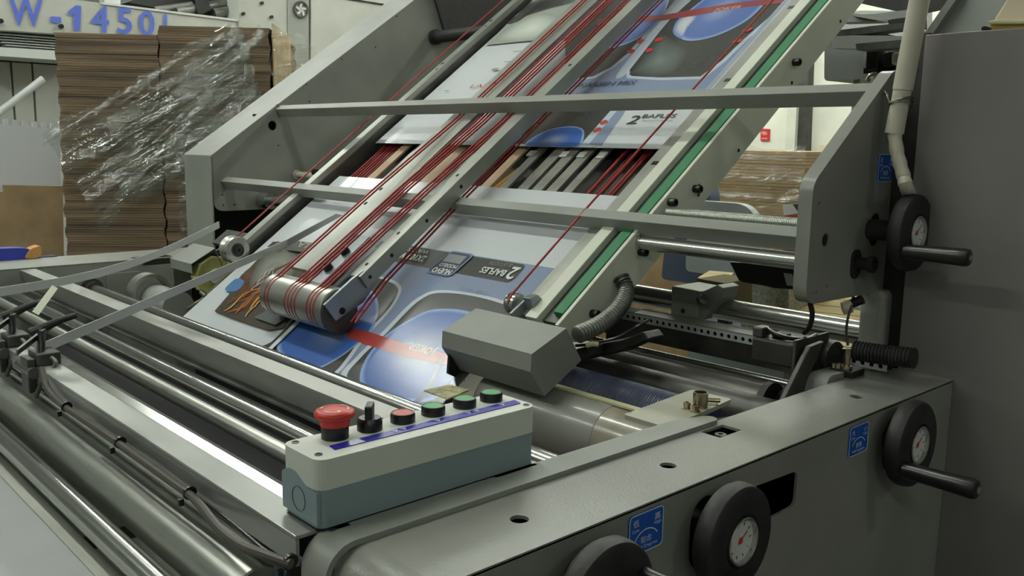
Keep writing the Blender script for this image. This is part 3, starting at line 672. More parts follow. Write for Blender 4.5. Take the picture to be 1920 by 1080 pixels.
# printed sheets: the print is flat ink on the sheet
class Art:
    def __init__(s, xs, ss, thick):
        s.mb = MB(); s.mb.col = []
        b = MB(); cvbox(b, xs[0], xs[1], ss[0], ss[1], 0, thick)
        s.base = b; s.th = thick; s.k = 0; s.lo = ss[0]; s.x0 = xs[0]; s.x1 = xs[1]
        s.rect(xs[0], xs[1], ss[0], ss[1], (198, 202, 205))
    def _n(s):
        s.k += 1; return s.th + 0.00012 * s.k
    def poly(s, pts, c, smooth=0):
        if smooth: pts = [(p[0], p[1]) for p in catmull(pts, smooth)]
        pts = [(min(max(p[0], s.x0), s.x1), max(p[1], s.lo)) for p in pts]
        n = s._n(); v3 = [CV(p[0], p[1], n) for p in pts]
        tr = tessellate_polygon([[Vector((p[0], p[1], 0)) for p in pts]])
        a = [t if (pts[t[1]][0] - pts[t[0]][0]) * (pts[t[2]][1] - pts[t[0]][1]) - (pts[t[1]][1] - pts[t[0]][1]) * (pts[t[2]][0] - pts[t[0]][0]) > 0 else t[::-1] for t in tr]
        s.mb.add(v3, a, 0); s.mb.col += [L(c)] * len(v3)
    def rect(s, x0, x1, s0, s1, c): s.poly([(x0, s0), (x1, s0), (x1, s1), (x0, s1)], c)
    def glow(s, pts, rings, smooth=5, cen=None):    # rings [(scale, colour)] from rim to middle
        pts = [(p[0], p[1]) for p in catmull(pts, smooth)]
        cx = sum(p[0] for p in pts) / len(pts); cy = sum(p[1] for p in pts) / len(pts)
        if cen: cx, cy = cen
        n = s._n(); N = len(pts); vs = []; cs = []
        for sc, c in rings:
            for p in pts:
                vs.append(CV(min(max(cx + (p[0] - cx) * sc, s.x0), s.x1), max(cy + (p[1] - cy) * sc, s.lo), n)); cs.append(L(c))
        area = sum(pts[i][0] * pts[(i + 1) % N][1] - pts[(i + 1) % N][0] * pts[i][1] for i in range(N))
        fs = []
        for r in range(len(rings) - 1):
            for i in range(N):
                f = (r * N + i, r * N + (i + 1) % N, (r + 1) * N + (i + 1) % N, (r + 1) * N + i)
                fs.append(f if area > 0 else f[::-1])
        s.mb.add(vs, fs, 0); s.mb.col += cs
    def text(s, t, x, y, w_, h, c, flip=False, bold=0.0):
        n = s._n(); sg_ = -1 if flip else 1
        ex = Vector((sg_, 0, 0)); ey = Vector(SX) * sg_
        put_text(s.mb, t, CV(x, y, n), ex, ey, w_, h, 0, bold, L(c)); s.k += 2
    def finish(s, label, group):
        t = thing('printed_sheet', label, 'printed sheet', CV(-1.86, 0.3, 0), group)
        ob('sheet', s.base, PAPER, t)
        ob('print', s.mb, PRINT, t)
        return t
DK = (62, 62, 60); DK2 = (48, 48, 47); PB = (128, 140, 166); PBL = (182, 192, 206); BL = (62, 98, 168); BLD = (46, 78, 150); RIM = (150, 174, 214); RD = (158, 62, 56)
disc = [(1.0, (70, 74, 80)), (0.975, RIM), (0.945, (120, 150, 204)), (0.90, BL), (0.55, (60, 94, 164)), (0.22, (104, 124, 166)), (0.0, (134, 146, 168))]
A = Art((-2.442, -1.289), (0.0, 0.690), 0.0012)
A.rect(-1.935, -1.303, 0.0, 0.450, PB)
A.rect(-1.91, -1.400, 0.388, 0.447, DK); A.poly(rpoly([(-1.42, 0.388), (-1.385, 0.388), (-1.385, 0.447), (-1.42, 0.447)], [0, 0.018, 0.018, 0]), DK)
A.poly([(-1.8538, 0.3309), (-1.7585, 0.3326), (-1.7140, 0.3239), (-1.6832, 0.3020), (-1.6610, 0.2489), (-1.6568, 0.1664), (-1.6581, 0.0141), (-1.9950, 0.0254), (-1.9669, 0.0695), (-1.9603, 0.1655), (-1.9137, 0.2823)], (196, 200, 208), 5)
A.poly([(-1.8461, 0.3244), (-1.7603, 0.3246), (-1.7176, 0.3157), (-1.6919, 0.2985), (-1.6711, 0.2468), (-1.6699, 0.1649), (-1.6707, 0.0169), (-1.9950, 0.0254), (-1.9570, 0.0682), (-1.9562, 0.1626), (-1.9077, 0.2776)], DK, 5)
A.poly([(-1.6076, 0.0412), (-1.6269, 0.1036), (-1.6208, 0.1835), (-1.6211, 0.2645), (-1.6099, 0.3022), (-1.5783, 0.3280), (-1.4879, 0.3404), (-1.3705, 0.3388), (-1.2779, 0.3155), (-1.2687, 0.2268), (-1.2678, 0.1262), (-1.2781, 0.0338), (-1.4276, 0.0218)], (196, 202, 212), 5)
A.poly([(-1.5893, 0.0464), (-1.6113, 0.1044), (-1.6052, 0.1788), (-1.6052, 0.2574), (-1.5973, 0.2959), (-1.5691, 0.3209), (-1.4809, 0.3332), (-1.3712, 0.3305), (-1.2909, 0.3126), (-1.2751, 0.2252), (-1.2773, 0.1263), (-1.2919, 0.0362), (-1.4338, 0.0272)], DK, 5)
A.glow([(-1.9103, 0.0562), (-1.9382, 0.0913), (-1.9460, 0.1553), (-1.9163, 0.2231), (-1.8746, 0.2897), (-1.7842, 0.2879), (-1.7084, 0.2478), (-1.6611, 0.1877), (-1.6593, 0.1369), (-1.6786, 0.0800), (-1.7222, 0.0367), (-1.8253, 0.0342)], disc, 5, (-1.7495, 0.1441))
A.glow([(-1.5505, 0.0512), (-1.5928, 0.1028), (-1.6021, 0.1761), (-1.5679, 0.2449), (-1.5309, 0.2768), (-1.4457, 0.2918), (-1.3730, 0.2786), (-1.3331, 0.2106), (-1.3121, 0.1422), (-1.3059, 0.0842), (-1.3459, 0.0511), (-1.4173, 0.0365), (-1.4944, 0.0340)], disc, 5, (-1.4643, 0.1697))
A.poly([(-1.7441, 0.1701), (-1.6664, 0.1744), (-1.5028, 0.1711), (-1.3337, 0.1774), (-1.3160, 0.1527), (-1.4789, 0.1408), (-1.6367, 0.1408), (-1.7153, 0.1436)], RD)
A.poly([(-1.3899, 0.1596), (-1.3768, 0.1586), (-1.3404, 0.0697), (-1.3489, 0.0460), (-1.3626, 0.0460), (-1.3600, 0.0882)], (36, 52, 96), 0)
A.text('JOKER', (-1.4184, 0.1552)[0], 0.184, 0.085, 0.022, (196, 186, 186), True, 0.0012)
A.text('2', -1.392, 0.434, 0.024, 0.036, (214, 216, 214), True, 0.0012)
A.text('BAFLES', -1.423, 0.420, 0.078, 0.018, (206, 208, 206), True, 0.0008)
A.text('BLUETOOTH', -1.423, 0.441, 0.070, 0.012, (128, 130, 128), True)
A.poly(rpoly([(-1.665, 0.372), (-1.572, 0.372), (-1.560, 0.452), (-1.648, 0.452)], 0.016), (112, 126, 158))
A.poly(rpoly([(-1.660, 0.377), (-1.577, 0.377), (-1.566, 0.447), (-1.645, 0.447)], 0.014), (70, 74, 84))
A.text('NUEVO', -1.582, 0.393, 0.066, 0.016, (210, 212, 212), True, 0.0008)
A.text('MODELO', -1.578, 0.409, 0.062, 0.011, (190, 194, 196), True, 0.0005)
A.rect(-1.642, -1.578, 0.414, 0.441, (140, 142, 142))
A.text('2X100W', -1.705, 0.421, 0.094, 0.020, (214, 216, 214), True, 0.0008)
A.text('WATTS', -1.715, 0.440, 0.080, 0.013, (186, 188, 186), True, 0.0004)
A.text('USB  AUX', -1.42, 0.350, 0.09, 0.010, (96, 108, 138), True)
A.rect(-1.935, -1.918, 0.0, 0.42, (206, 210, 214))
# barbecue picture on the left half
A.poly([(-2.3113, 0.0968), (-2.3279, 0.1578), (-2.3682, 0.2643), (-2.3849, 0.3384), (-2.3817, 0.3792), (-2.2657, 0.3842), (-1.9763, 0.3880), (-1.9446, 0.3066), (-1.9376, 0.2051), (-1.9657, 0.1489), (-1.9585, 0.1126), (-2.0040, 0.0943), (-2.1602, 0.0933)], (72, 66, 58), 0)
A.glow([(-2.3330, 0.1809), (-2.3682, 0.2643), (-2.2573, 0.2945), (-2.1801, 0.2319), (-2.1971, 0.1548)], [(1, (72, 66, 58)), (0.6, (96, 62, 44)), (0, (70, 52, 44))], 5)
A.glow([(-2.3619, 0.3231), (-2.2759, 0.3596), (-2.1628, 0.3105), (-2.1341, 0.2301), (-2.1989, 0.1754), (-2.2996, 0.2204)], [(1, (84, 82, 74)), (0.5, (128, 130, 122)), (0, (108, 112, 104))], 5)
A.poly([(-2.3807, 0.1940), (-2.3732, 0.2179), (-2.3242, 0.2158), (-2.3084, 0.1857), (-2.3343, 0.1697), (-2.3730, 0.1731)], (84, 124, 170), 4)
def wisps(ca, cb, n, cols, wid, seed):      # thin tapering licks between two chords of the picture
    rnd = random.Random(seed)
    for i in range(n):
        a = Vector(ca[0]).lerp(Vector(ca[1]), rnd.random()); b = Vector(cb[0]).lerp(Vector(cb[1]), rnd.random())
        t0 = rnd.uniform(0, 0.55); t1 = min(1, t0 + rnd.uniform(0.25, 0.45))
        d = b - a; nn = Vector((-d.y, d.x)).normalized(); w_ = wid * rnd.uniform(0.5, 1.2); ph = rnd.uniform(0, 6.28); am = rnd.uniform(0.004, 0.012)
        up = []; dn = []
        for k in range(9):
            t = k / 8; p = a + d * (t0 + (t1 - t0) * t) + nn * am * math.sin(ph + 5 * t)
            h = w_ * math.sin(math.pi * (0.08 + 0.84 * t)) * (1 - 0.4 * t)
            up.append(tuple(p + nn * h)); dn.append(tuple(p - nn * h))
        A.poly(up + dn[::-1], rnd.choice(cols))
wisps(((-2.2964, 0.0958), (-2.1385, 0.1022)), ((-2.2546, 0.3446), (-2.0949, 0.3220)), 12, [(112, 66, 36), (96, 60, 40), (130, 84, 48)], 0.010, 4)
wisps(((-2.3008, 0.0906), (-2.1257, 0.1091)), ((-2.2352, 0.3206), (-2.0821, 0.2923)), 14, [(188, 112, 48), (206, 140, 64), (170, 94, 44), (196, 150, 92)], 0.0055, 9)
wisps(((-2.2060, 0.1218), (-2.1008, 0.1306)), ((-2.1977, 0.3046), (-2.0815, 0.2819)), 7, [(214, 180, 136), (200, 176, 150)], 0.0045, 15)
wisps(((-2.2619, 0.1883), (-2.1956, 0.1929)), ((-2.2931, 0.3294), (-2.2352, 0.3206)), 5, [(188, 190, 184), (160, 160, 152)], 0.003, 21)
A.poly([(-2.1041, 0.1139), (-2.0839, 0.1383), (-2.0660, 0.2024), (-2.0276, 0.2917), (-2.0295, 0.3330), (-1.9763, 0.3317), (-1.9422, 0.2275), (-1.9677, 0.1485), (-1.9885, 0.1113)], (88, 92, 94), 0)
A.poly([(-2.3833, 0.3481), (-2.3835, 0.3718), (-2.3285, 0.3750), (-2.3150, 0.3444)], DK2)
A.poly([(-2.3094, 0.3895), (-2.0281, 0.3971), (-1.9965, 0.3637), (-2.2775, 0.3501)], (66, 66, 60))
A.text('PARRILLA', (-2.0497, 0.3895)[0], (-2.0497, 0.3895)[1], 0.20, 0.020, (160, 162, 150), True, 0.0004)
A.poly([(-2.0360, 0.3787), (-2.0057, 0.3791), (-1.9964, 0.3595), (-2.0087, 0.3491)], (168, 60, 50))
A.finish('printed sheet on the lower conveyor with blue discs and upside down white lettering', 'printed sheets on the conveyor')

B = Art((-2.447, -1.289), (0.862, 2.10), 0.0012)
# lower strip: dark panel with disc, pale band, white label
B.poly([(-1.9387, 0.8667), (-1.9324, 1.0718), (-1.5607, 1.0579), (-1.5103, 0.8758)], DK)
B.glow([(-1.7483, 0.8590), (-1.7520, 0.8989), (-1.7215, 0.9348), (-1.6643, 0.9490), (-1.6114, 0.9419), (-1.5793, 0.9146), (-1.5599, 0.8637), (-1.6152, 0.8289)], disc, 5, (-1.6657, 0.8908))
B.glow([(-1.8939, 0.8312), (-1.8905, 0.8873), (-1.8782, 0.9420), (-1.8349, 0.9346), (-1.8011, 0.9031), (-1.7887, 0.8580), (-1.8195, 0.8100)], disc, 5)
B.poly([(-1.5597, 1.0817), (-1.5285, 1.0803), (-1.4868, 0.8676), (-1.5435, 0.8729)], PB)
B.poly([(-1.5694, 1.0701), (-1.5490, 1.0717), (-1.5330, 0.8731), (-1.5594, 0.8747)], PBL)
for pl in ([(-1.5645, 0.9647), (-1.5532, 0.9761), (-1.5375, 0.9645), (-1.5506, 0.9532)], [(-1.5624, 0.9306), (-1.5510, 0.9442), (-1.5354, 0.9329), (-1.5502, 0.9216)], [(-1.8138, 0.9715), (-1.8011, 0.9863), (-1.7844, 0.9713), (-1.7990, 0.9591)]):
    B.poly(pl, (170, 70, 62), 3)
B.text('2', (-1.4732, 0.9574)[0], (-1.4732, 0.9574)[1], 0.030, 0.034, (52, 54, 54), False, 0.0012)
B.text('BAFLES', (-1.4411, 0.9815)[0], (-1.4411, 0.9815)[1], 0.100, 0.015, (80, 84, 84), False, 0.0006)
B.text('BLUETOOTH', (-1.4304, 0.9659)[0], (-1.4304, 0.9659)[1], 0.090, 0.007, (150, 154, 154))
# big panels above
B.poly([(-1.8315, 1.0809), (-1.8589, 1.1749), (-1.8675, 1.3278), (-1.8113, 1.7887), (-1.2627, 1.6511), (-1.3065, 1.1372), (-1.2939, 1.0654)], PB)
B.poly([(-1.8498, 1.1635), (-1.8166, 1.1666), (-1.7391, 1.1719), (-1.7030, 1.2161), (-1.6915, 1.2812), (-1.6995, 1.4332), (-1.7278, 1.8318), (-2.1010, 1.8613), (-2.0822, 1.4594)], PBL)
B.poly([(-1.8476, 1.1714), (-1.8166, 1.1746), (-1.7517, 1.1806), (-1.7175, 1.2253), (-1.7060, 1.2907), (-1.7145, 1.4439), (-1.7395, 1.8349), (-2.1010, 1.8613), (-2.0822, 1.4594)], DK)
B.poly([(-1.6157, 1.1633), (-1.6501, 1.2065), (-1.6827, 1.4138), (-1.7051, 1.7937), (-1.2776, 1.6824), (-1.3107, 1.4046), (-1.3285, 1.3082), (-1.3360, 1.2134), (-1.3582, 1.1407), (-1.4890, 1.1448)], PBL)
B.poly([(-1.6076, 1.1727), (-1.6342, 1.2027), (-1.6619, 1.3998), (-1.6937, 1.7907), (-1.2915, 1.6860), (-1.3238, 1.4118), (-1.3415, 1.3148), (-1.3504, 1.2218), (-1.3722, 1.1533), (-1.4974, 1.1574)], DK)
B.glow([(-1.5997, 1.1772), (-1.6262, 1.2046), (-1.6457, 1.3810), (-1.5839, 1.3485), (-1.4859, 1.2723), (-1.4731, 1.1726)], [(1, DK), (0.7, (84, 90, 86)), (0.0, (112, 122, 120))], 5, (-1.5625, 1.2422))
B.poly([(-1.6630, 1.1742), (-1.6846, 1.3153), (-1.7185, 1.6415), (-1.7042, 1.6995), (-1.6517, 1.6572), (-1.6673, 1.4423), (-1.6532, 1.2431), (-1.6330, 1.1771)], (176, 184, 196), 3)
dl = [(1.0, (70, 74, 80)), (0.97, RIM), (0.93, (112, 134, 190)), (0.86, (84, 108, 170)), (0.4, (92, 114, 172)), (0.0, (140, 154, 190))]
B.glow([(-1.8513, 1.3345), (-1.8849, 1.4020), (-1.9190, 1.5578), (-1.9221, 1.7173), (-1.7992, 1.6587), (-1.7265, 1.5385), (-1.6994, 1.4388), (-1.7199, 1.3633), (-1.7835, 1.3267)], dl, 5)
B.glow([(-1.6046, 1.3862), (-1.6215, 1.4352), (-1.6232, 1.5197), (-1.5850, 1.6072), (-1.4843, 1.6775), (-1.3907, 1.6269), (-1.3753, 1.4486), (-1.4054, 1.3735), (-1.4642, 1.3331), (-1.5337, 1.3342)], dl, 5)
B.glow([(-1.6087, 1.3868), (-1.6354, 1.4569), (-1.6093, 1.4974), (-1.5737, 1.4635), (-1.5661, 1.3996), (-1.5544, 1.3474)], [(1, (92, 114, 172)), (0.5, (190, 196, 204)), (0, (206, 208, 206))], 5)
B.poly([(-1.9856, 1.5132), (-1.8505, 1.5065), (-1.7095, 1.4918), (-1.6133, 1.5038), (-1.4788, 1.5154), (-1.3300, 1.5109), (-1.3182, 1.4825), (-1.4613, 1.4850), (-1.5898, 1.4661), (-1.6883, 1.4597), (-1.8245, 1.4696), (-1.9592, 1.4723)], (140, 62, 66))
B.text('JOKER', (-1.5294, 1.4752)[0], (-1.5294, 1.4752)[1], 0.085, 0.020, (176, 150, 130), False, 0.0008)
for pl in ([(-1.7158, 1.3518), (-1.7049, 1.3642), (-1.6839, 1.3532), (-1.6947, 1.3409)], [(-1.7122, 1.2995), (-1.7015, 1.3118), (-1.6808, 1.2988), (-1.6976, 1.2899)], [(-1.6485, 1.3515), (-1.6379, 1.3636), (-1.6179, 1.3502), (-1.6324, 1.3387)], [(-1.6437, 1.3000), (-1.6333, 1.3094), (-1.6155, 1.2968), (-1.6279, 1.2850)], [(-1.3676, 1.3580), (-1.3510, 1.3706), (-1.3397, 1.3615), (-1.3510, 1.3481)], [(-1.3677, 1.3083), (-1.3532, 1.3187), (-1.3387, 1.3071), (-1.3546, 1.2993)]):
    B.poly(pl, (186, 62, 52), 3)
B.text('KARSEN MIX', -1.765, 1.128, 0.20, 0.020, (72, 88, 104), False, 0.0004)
B.rect(-1.32, -1.304, 1.05, 2.1, (150, 160, 178))
B.rect(-1.304, -1.289, 1.05, 2.1, (196, 202, 206))
# left half of the upper sheet: pot picture, grey marks, red name
pot = [(-2.4267, 1.4173), (-2.2304, 1.4161), (-2.0382, 1.4103), (-2.0344, 1.5782), (-2.0447, 1.8472), (-2.6995, 2.0114), (-2.4771, 1.6207)]
B.poly(pot, (150, 154, 148))
B.glow([(-2.3946, 1.4366), (-2.4047, 1.5393), (-2.3241, 1.6019), (-2.1831, 1.5549), (-2.1363, 1.4671), (-2.1940, 1.4179)], [(1, (140, 146, 138)), (0.6, (176, 182, 172)), (0, (206, 210, 202))], 5)
B.glow([(-2.5148, 1.6631), (-2.4370, 1.7032), (-2.2981, 1.7294), (-2.1894, 1.6561), (-2.2897, 1.6234), (-2.3816, 1.5908), (-2.4004, 1.5593)], [(1, (96, 98, 94)), (0.6, (46, 46, 46)), (0, (30, 30, 32))], 5)
B.poly([(-2.4584, 1.5683), (-2.4278, 1.6124), (-2.3886, 1.5989), (-2.3947, 1.5653), (-2.4182, 1.5482)], (60, 62, 60), 3)
B.text('LASER', -2.255, 1.150, 0.14, 0.018, (176, 60, 56))
for a_, b_, w_, h_ in ((-2.16, 1.345, 0.02, 0.030), (-2.13, 1.285, 0.02, 0.03), (-2.24, 1.245, 0.03, 0.012), (-2.15, 1.25, 0.04, 0.006), (-2.22, 1.29, 0.06, 0.004), (-2.23, 1.35, 0.06, 0.004), (-2.37, 1.135, 0.025, 0.005)):
    B.rect(a_, a_ + w_, b_, b_ + h_, (140, 142, 138))
B.finish('printed sheet high on the conveyor with dark panels, pale blue bands and grey pot picture', 'printed sheets on the conveyor')

# ------------------------------------------------------------------ pressing beams, cord roller and red cords
pb = thing('pressing_frame', 'pair of long grey bars holding the steel cord roller over the sheets', 'bar frame', CV(-1.86, 0.3, 0.05))
ob('far_bar', cvbox(MB(), -2.030, -1.925, 0.245, SMAX, 0.068, 0.080), ALU, pb, bev=0.001)
ob('near_bar', cvbox(MB(), -1.748, -1.706, 0.250, SMAX, 0.056, 0.092), ALU, pb, bev=0.001)
pl = [(-1.7150, 1.0184, -0.3624), (-1.7150, 1.0917, -0.3112), (-1.7150, 1.1331, -0.2869), (-1.7150, 1.1469, -0.3372), (-1.7150, 1.1205, -0.3677), (-1.7150, 1.0473, -0.4018)]
ob('end_plate', MB().prism(pl, (-0.008, 0, 0)), ALU_B, pb, bev=0.001)
q = (-1.7147, 1.0636, -0.3807)
ob('plate_hole', MB().cyl(q, (q[0] + 0.0006, q[1], q[2]), 0.008, n=18), DARK, pb)
ob('far_arm', cvbox(MB(), -1.935, -1.870, 0.225, 0.400, 0.050, 0.066), ALU_B, pb, bev=0.001)
for s_ in (0.275, 0.335):
    ob('arm_bolt', MB().lathe(CV(-1.897, s_, 0.066), NX, [(0, 0.012), (0.014, 0.012), (0.014, 0.006), (0.009, 0.006), (0.009, 0)], 16), BLACK, pb)
for x, s_, n_, d in ((-1.727, 0.29, 0.092, NX), (-1.727, 0.40, 0.092, NX), (-1.727, 0.62, 0.092, NX), (-1.727, 1.10, 0.092, NX)):
    ob('bar_hole', MB().cyl(CV(x, s_, n_), Vector(CV(x, s_, n_)) + Vector(d) * 0.0006, 0.005, n=12), DARK, pb)
for s_, x in ((0.27, 0), (0.345, 0), (0.47, 0), (0.60, 0)):
    ob('bar_hole', MB().cyl(CV(-1.7062, s_, 0.074), CV(-1.7054, s_, 0.074), 0.0045, n=12), DARK, pb)
for s_ in (0.56, 0.50, 1.05):
    ob('bar_hole', MB().cyl(CV(-1.995, s_, 0.080), CV(-1.995, s_, 0.0806), 0.006, n=12), DARK, pb)
RS, RN, RR = 0.172, 0.057, 0.0500
rl = thing('cord_roller', 'short grooved shiny steel roller with red cords wrapped around it', 'roller', CV(-1.86, RS, RN - RR))
prof = [(0, RR - 0.002), (0.002, RR)]
XR0, XR1 = -2.012, -1.728
gro = []
BX1 = [-1.985, -1.969]; BX2 = [-1.886, -1.871, -1.856, -1.841]; BX3 = [-1.786, -1.771, -1.757]
for x in BX1 + BX2 + BX3:
    t = x - XR0
    prof += [(t - 0.004, RR), (t - 0.003, RR - 0.003), (t + 0.003, RR - 0.003), (t + 0.004, RR)]
prof += [(XR1 - XR0 - 0.002, RR), (XR1 - XR0, RR - 0.002)]
ob('barrel', MB().lathe(CV(XR0, RS, RN), (1, 0, 0), prof, 48), STEEL, rl)
ob('axle', MB().cyl(CV(XR0 - 0.02, RS, RN), CV(XR1 + 0.003, RS, RN), 0.012, n=16), STEEL_D, rl)
ob('rear_guard', MB().lathe(CV(-1.735, RS - 0.004, RN - 0.004), (1, 0, 0), [(0, 0.046), (0.012, 0.046)], 32), GREY_D, rl)
ORD = ('first', 'second', 'third', 'fourth', 'fifth', 'sixth', 'seventh', 'eighth', 'ninth')
def cord(path, r, label, group, m=RED_C):
    o = ob('round_belt', MB().tube(path, r, 8), m); tag(o, label, 'belt', group); return o
for gi, (xs, lab) in enumerate(((BX1, '%s red cord from the left lying on the far flat bar'), (BX2, '%s red cord from the left in the bundle between the two bars'), (BX3, '%s red cord from the left in the bundle beside the near square bar'))):
    for ci, x in enumerate(xs):
        path = []
        for i in range(13):        # around the underside and nose of the roller, then up the slope
            a = -math.pi / 2 - math.pi * i / 12 - 0.0
            path.append(CV(x, RS + math.cos(a) * (RR - 0.0022), RN + math.sin(a) * (RR - 0.0022)))
        path += [CV(x, 0.55, 0.0985), CV(x + 0.002, 0.85, 0.087), CV(x + 0.004, SMAX, 0.087)]
        cord(path, 0.0025, lab % ORD[ci], ['red cords on the far bar', 'red cords in the middle bundle', 'red cords beside the near bar'][gi])
for ci, x in enumerate((-1.738, -1.722)):
    cord([CV(x + 0.045, 0.165, 0.034), CV(x + 0.014, 0.30, 0.034), CV(x, 0.6, 0.034), CV(x, SMAX, 0.034)], 0.0028, ('left' if ci == 0 else 'right') + ' red cord of the pair running close over the printed sheets', 'red cord pair over the prints')
# single cords on their own pulleys
pn = (-1.2980, 1.1971, -0.3158)
cord([(pn[0], pn[1] - 0.005, pn[2] - 0.012), (pn[0], pn[1] - 0.012, pn[2] + 0.004), (pn[0], pn[1] - 0.004, pn[2] + 0.015), CV(-1.294, 0.6, 0.052), CV(-1.294, SMAX, 0.052)], 0.0026, 'single red cord crossing the sheets from the small chrome pulley by the hood', 'single red cords')
pf = (-2.4600, 1.1786, -0.3258)
cord([(pf[0] - 0.025, pf[1] - 0.02, pf[2] + 0.012), (pf[0] - 0.025, pf[1] - 0.006, pf[2] + 0.024), CV(-2.478, 0.6, 0.062), CV(-2.486, SMAX, 0.066)], 0.0024, 'single thin red cord rising from the far grey pulley', 'single red cords')
for i in range(9):
    x = -2.425 + i * 0.0165
    cord([CV(x, 0.52, -0.020), CV(x, SMAX, -0.020)], 0.0036, ORD[i] + ' dark red cord from the left under the far sheet edge', 'dark red cords under the far edge', RED_D if i % 2 else RED_C)
for i in range(7):
    x = -1.425 + i * 0.0185
    cord([CV(x, 0.52, -0.020 - 0.006 * (i % 2)), CV(x, SMAX, -0.020 - 0.006 * (i % 2))], 0.0042, ORD[i] + ' dark red cord from the left under the near sheet edge', 'dark red cords under the near edge', RED_D if i % 3 else RED_C)
# pulleys
t = thing('far_pulley', 'grey grooved pulley wheel beside the far hood', 'pulley', (pf[0], pf[1], pf[2] - 0.04))
ob('wheel', MB().lathe((pf[0] - 0.042, pf[1], pf[2]), (1, 0, 0), [(0, 0.034), (0.004, 0.040), (0.012, 0.036), (0.02, 0.034), (0.03, 0.038), (0.038, 0.040), (0.042, 0.036), (0.042, 0.020)], 36, caps=False), STEEL, t)
ob('hub', MB().lathe((pf[0] - 0.03, pf[1], pf[2]), (1, 0, 0), [(0, 0.021), (0.028, 0.021), (0.028, 0.010), (0.036, 0.010), (0.036, 0.005), (0.03, 0.005), (0.03, 0)], 24), GREY_D, t)
t = thing('near_pulley', 'small chrome pulley behind the near hood with a red cord on it', 'pulley', (pn[0], pn[1], pn[2] - 0.02))
ob('wheel', MB().lathe((pn[0] - 0.012, pn[1] + 0.006, pn[2] - 0.004), (1, 0, 0), [(0, 0.021), (0.004, 0.022), (0.008, 0.017), (0.014, 0.017), (0.018, 0.022), (0.024, 0.021), (0.026, 0.014), (0.026, 0)], 28), CHROME, t)
br = [(-1.2620, 1.1588, -0.3295), (-1.2620, 1.2063, -0.3011), (-1.2620, 1.2404, -0.3220), (-1.2620, 1.2454, -0.3420), (-1.2620, 1.2049, -0.3606), (-1.2620, 1.1732, -0.3481)]
ob('bracket', MB().prism(br, (-0.006, 0, 0)), ALU_B, t, bev=0.001)
ob('bracket_block', MB().prism([(-1.2350, 1.1834, -0.2992), (-1.2350, 1.2061, -0.2943), (-1.2350, 1.2239, -0.3099), (-1.2350, 1.2185, -0.3240), (-1.2350, 1.1954, -0.3214)], (-0.022, 0, 0)), ALU_B, t, bev=0.0015)
ob('bracket_screw', MB().cyl((-1.2620, 1.2043, -0.3370), (-1.2400, 1.2006, -0.3375), 0.007, n=12), BLACK, t)

# guard hoods at the foot of the conveyor
def hood(root, x0, x1, poly, lip):
    th = 0.002
    ob('end_cheek', MB().px(poly, x1 - th, x1), PAINT_S, root)
    m_ = MB()
    k = len(poly)
    for i in lip:
        a = poly[i]; b = poly[(i + 1) % k]
        d = Vector((b[0] - a[0], b[1] - a[1])).normalized(); nn = Vector((-d.y, d.x)) * th
        m_.px([a, b, (b[0] + nn.x, b[1] + nn.y), (a[0] + nn.x, a[1] + nn.y)], x0, x1 - th)
    ob('folded_cover', m_, PAINT_S, root)
hp = [(1.124, -0.324), (1.041, -0.358), (1.039, -0.389), (1.074, -0.438), (1.165, -0.388)]
t = thing('near_guard_hood', 'folded grey sheet metal hood at the near foot of the conveyor', 'guard hood', (-1.2, 1.1, -0.438))
hood(t, -1.325, -1.08, hp, (0, 1, 2, 4))
ob('inner_cheek', MB().px([(1.05, -0.392), (1.120, -0.33), (1.155, -0.385), (1.10, -0.43), (1.085, -0.462), (1.045, -0.44)], -1.318, -1.312), BLACK_R, t)
ob('drive_wheel', MB().cyl((-1.30, 1.10, -0.385), (-1.12, 1.10, -0.385), 0.034, n=24), DARK, t)
fh = [(1.174, -0.333), (1.097, -0.375), (1.099, -0.404), (1.130, -0.430), (1.20, -0.405)]
t = thing('far_guard_hood', 'folded grey hood over a yellowish wheel at the far foot of the conveyor', 'guard hood', (-2.68, 1.15, -0.48))
m_ = MB()
for i in (0, 1, 4):
    a = fh[i]; b = fh[(i + 1) % 5]; d = Vector((b[0] - a[0], b[1] - a[1])).normalized(); nn = Vector((-d.y, d.x)) * 0.002
    m_.px([a, b, (b[0] + nn.x, b[1] + nn.y), (a[0] + nn.x, a[1] + nn.y)], -2.755, -2.600)
ob('folded_cover', m_, PAINT_S, t)
ob('far_cheek', MB().px(fh, -2.757, -2.755), PAINT_S, t)
ob('wheel', MB().lathe((-2.640, 1.172, -0.418), (1, 0, 0), [(0, 0.060), (0.004, 0.063), (0.036, 0.063), (0.040, 0.058), (0.040, 0.020)], 9), mat('amber_plastic', (168, 168, 106), 0.4, 0, None, (12, 0.15)), t)
ob('wheel_hub', MB().lathe((-2.600, 1.172, -0.418), (1, 0, 0), [(0, 0.023), (0.006, 0.023), (0.006, 0.012), (0.002, 0.012), (0.002, 0)], 24), MACH_L, t)
ob('hanger_arm', MB().prism([CV(-2.75, 0.335, -0.005), CV(-2.75, 0.40, -0.005), CV(-2.75, 0.40, -0.018), CV(-2.75, 0.335, -0.018)], (0.249, 0, 0)).px([(1.165, -0.40), (1.26, -0.35), (1.27, -0.37), (1.18, -0.42)], -2.752, -2.74), GREY_D, t)
ob('guide_foot', MB().prism([(-2.5850, 1.0715, -0.5036), (-2.5850, 1.1182, -0.4814), (-2.5850, 1.2049, -0.4118), (-2.5850, 1.2438, -0.3888), (-2.5850, 1.2625, -0.4036), (-2.5850, 1.1613, -0.4845), (-2.5850, 1.1036, -0.5154)], (-0.012, 0, 0)), mat('khaki_strip', (136, 136, 116), 0.5, 0.3), t, bev=0.001)
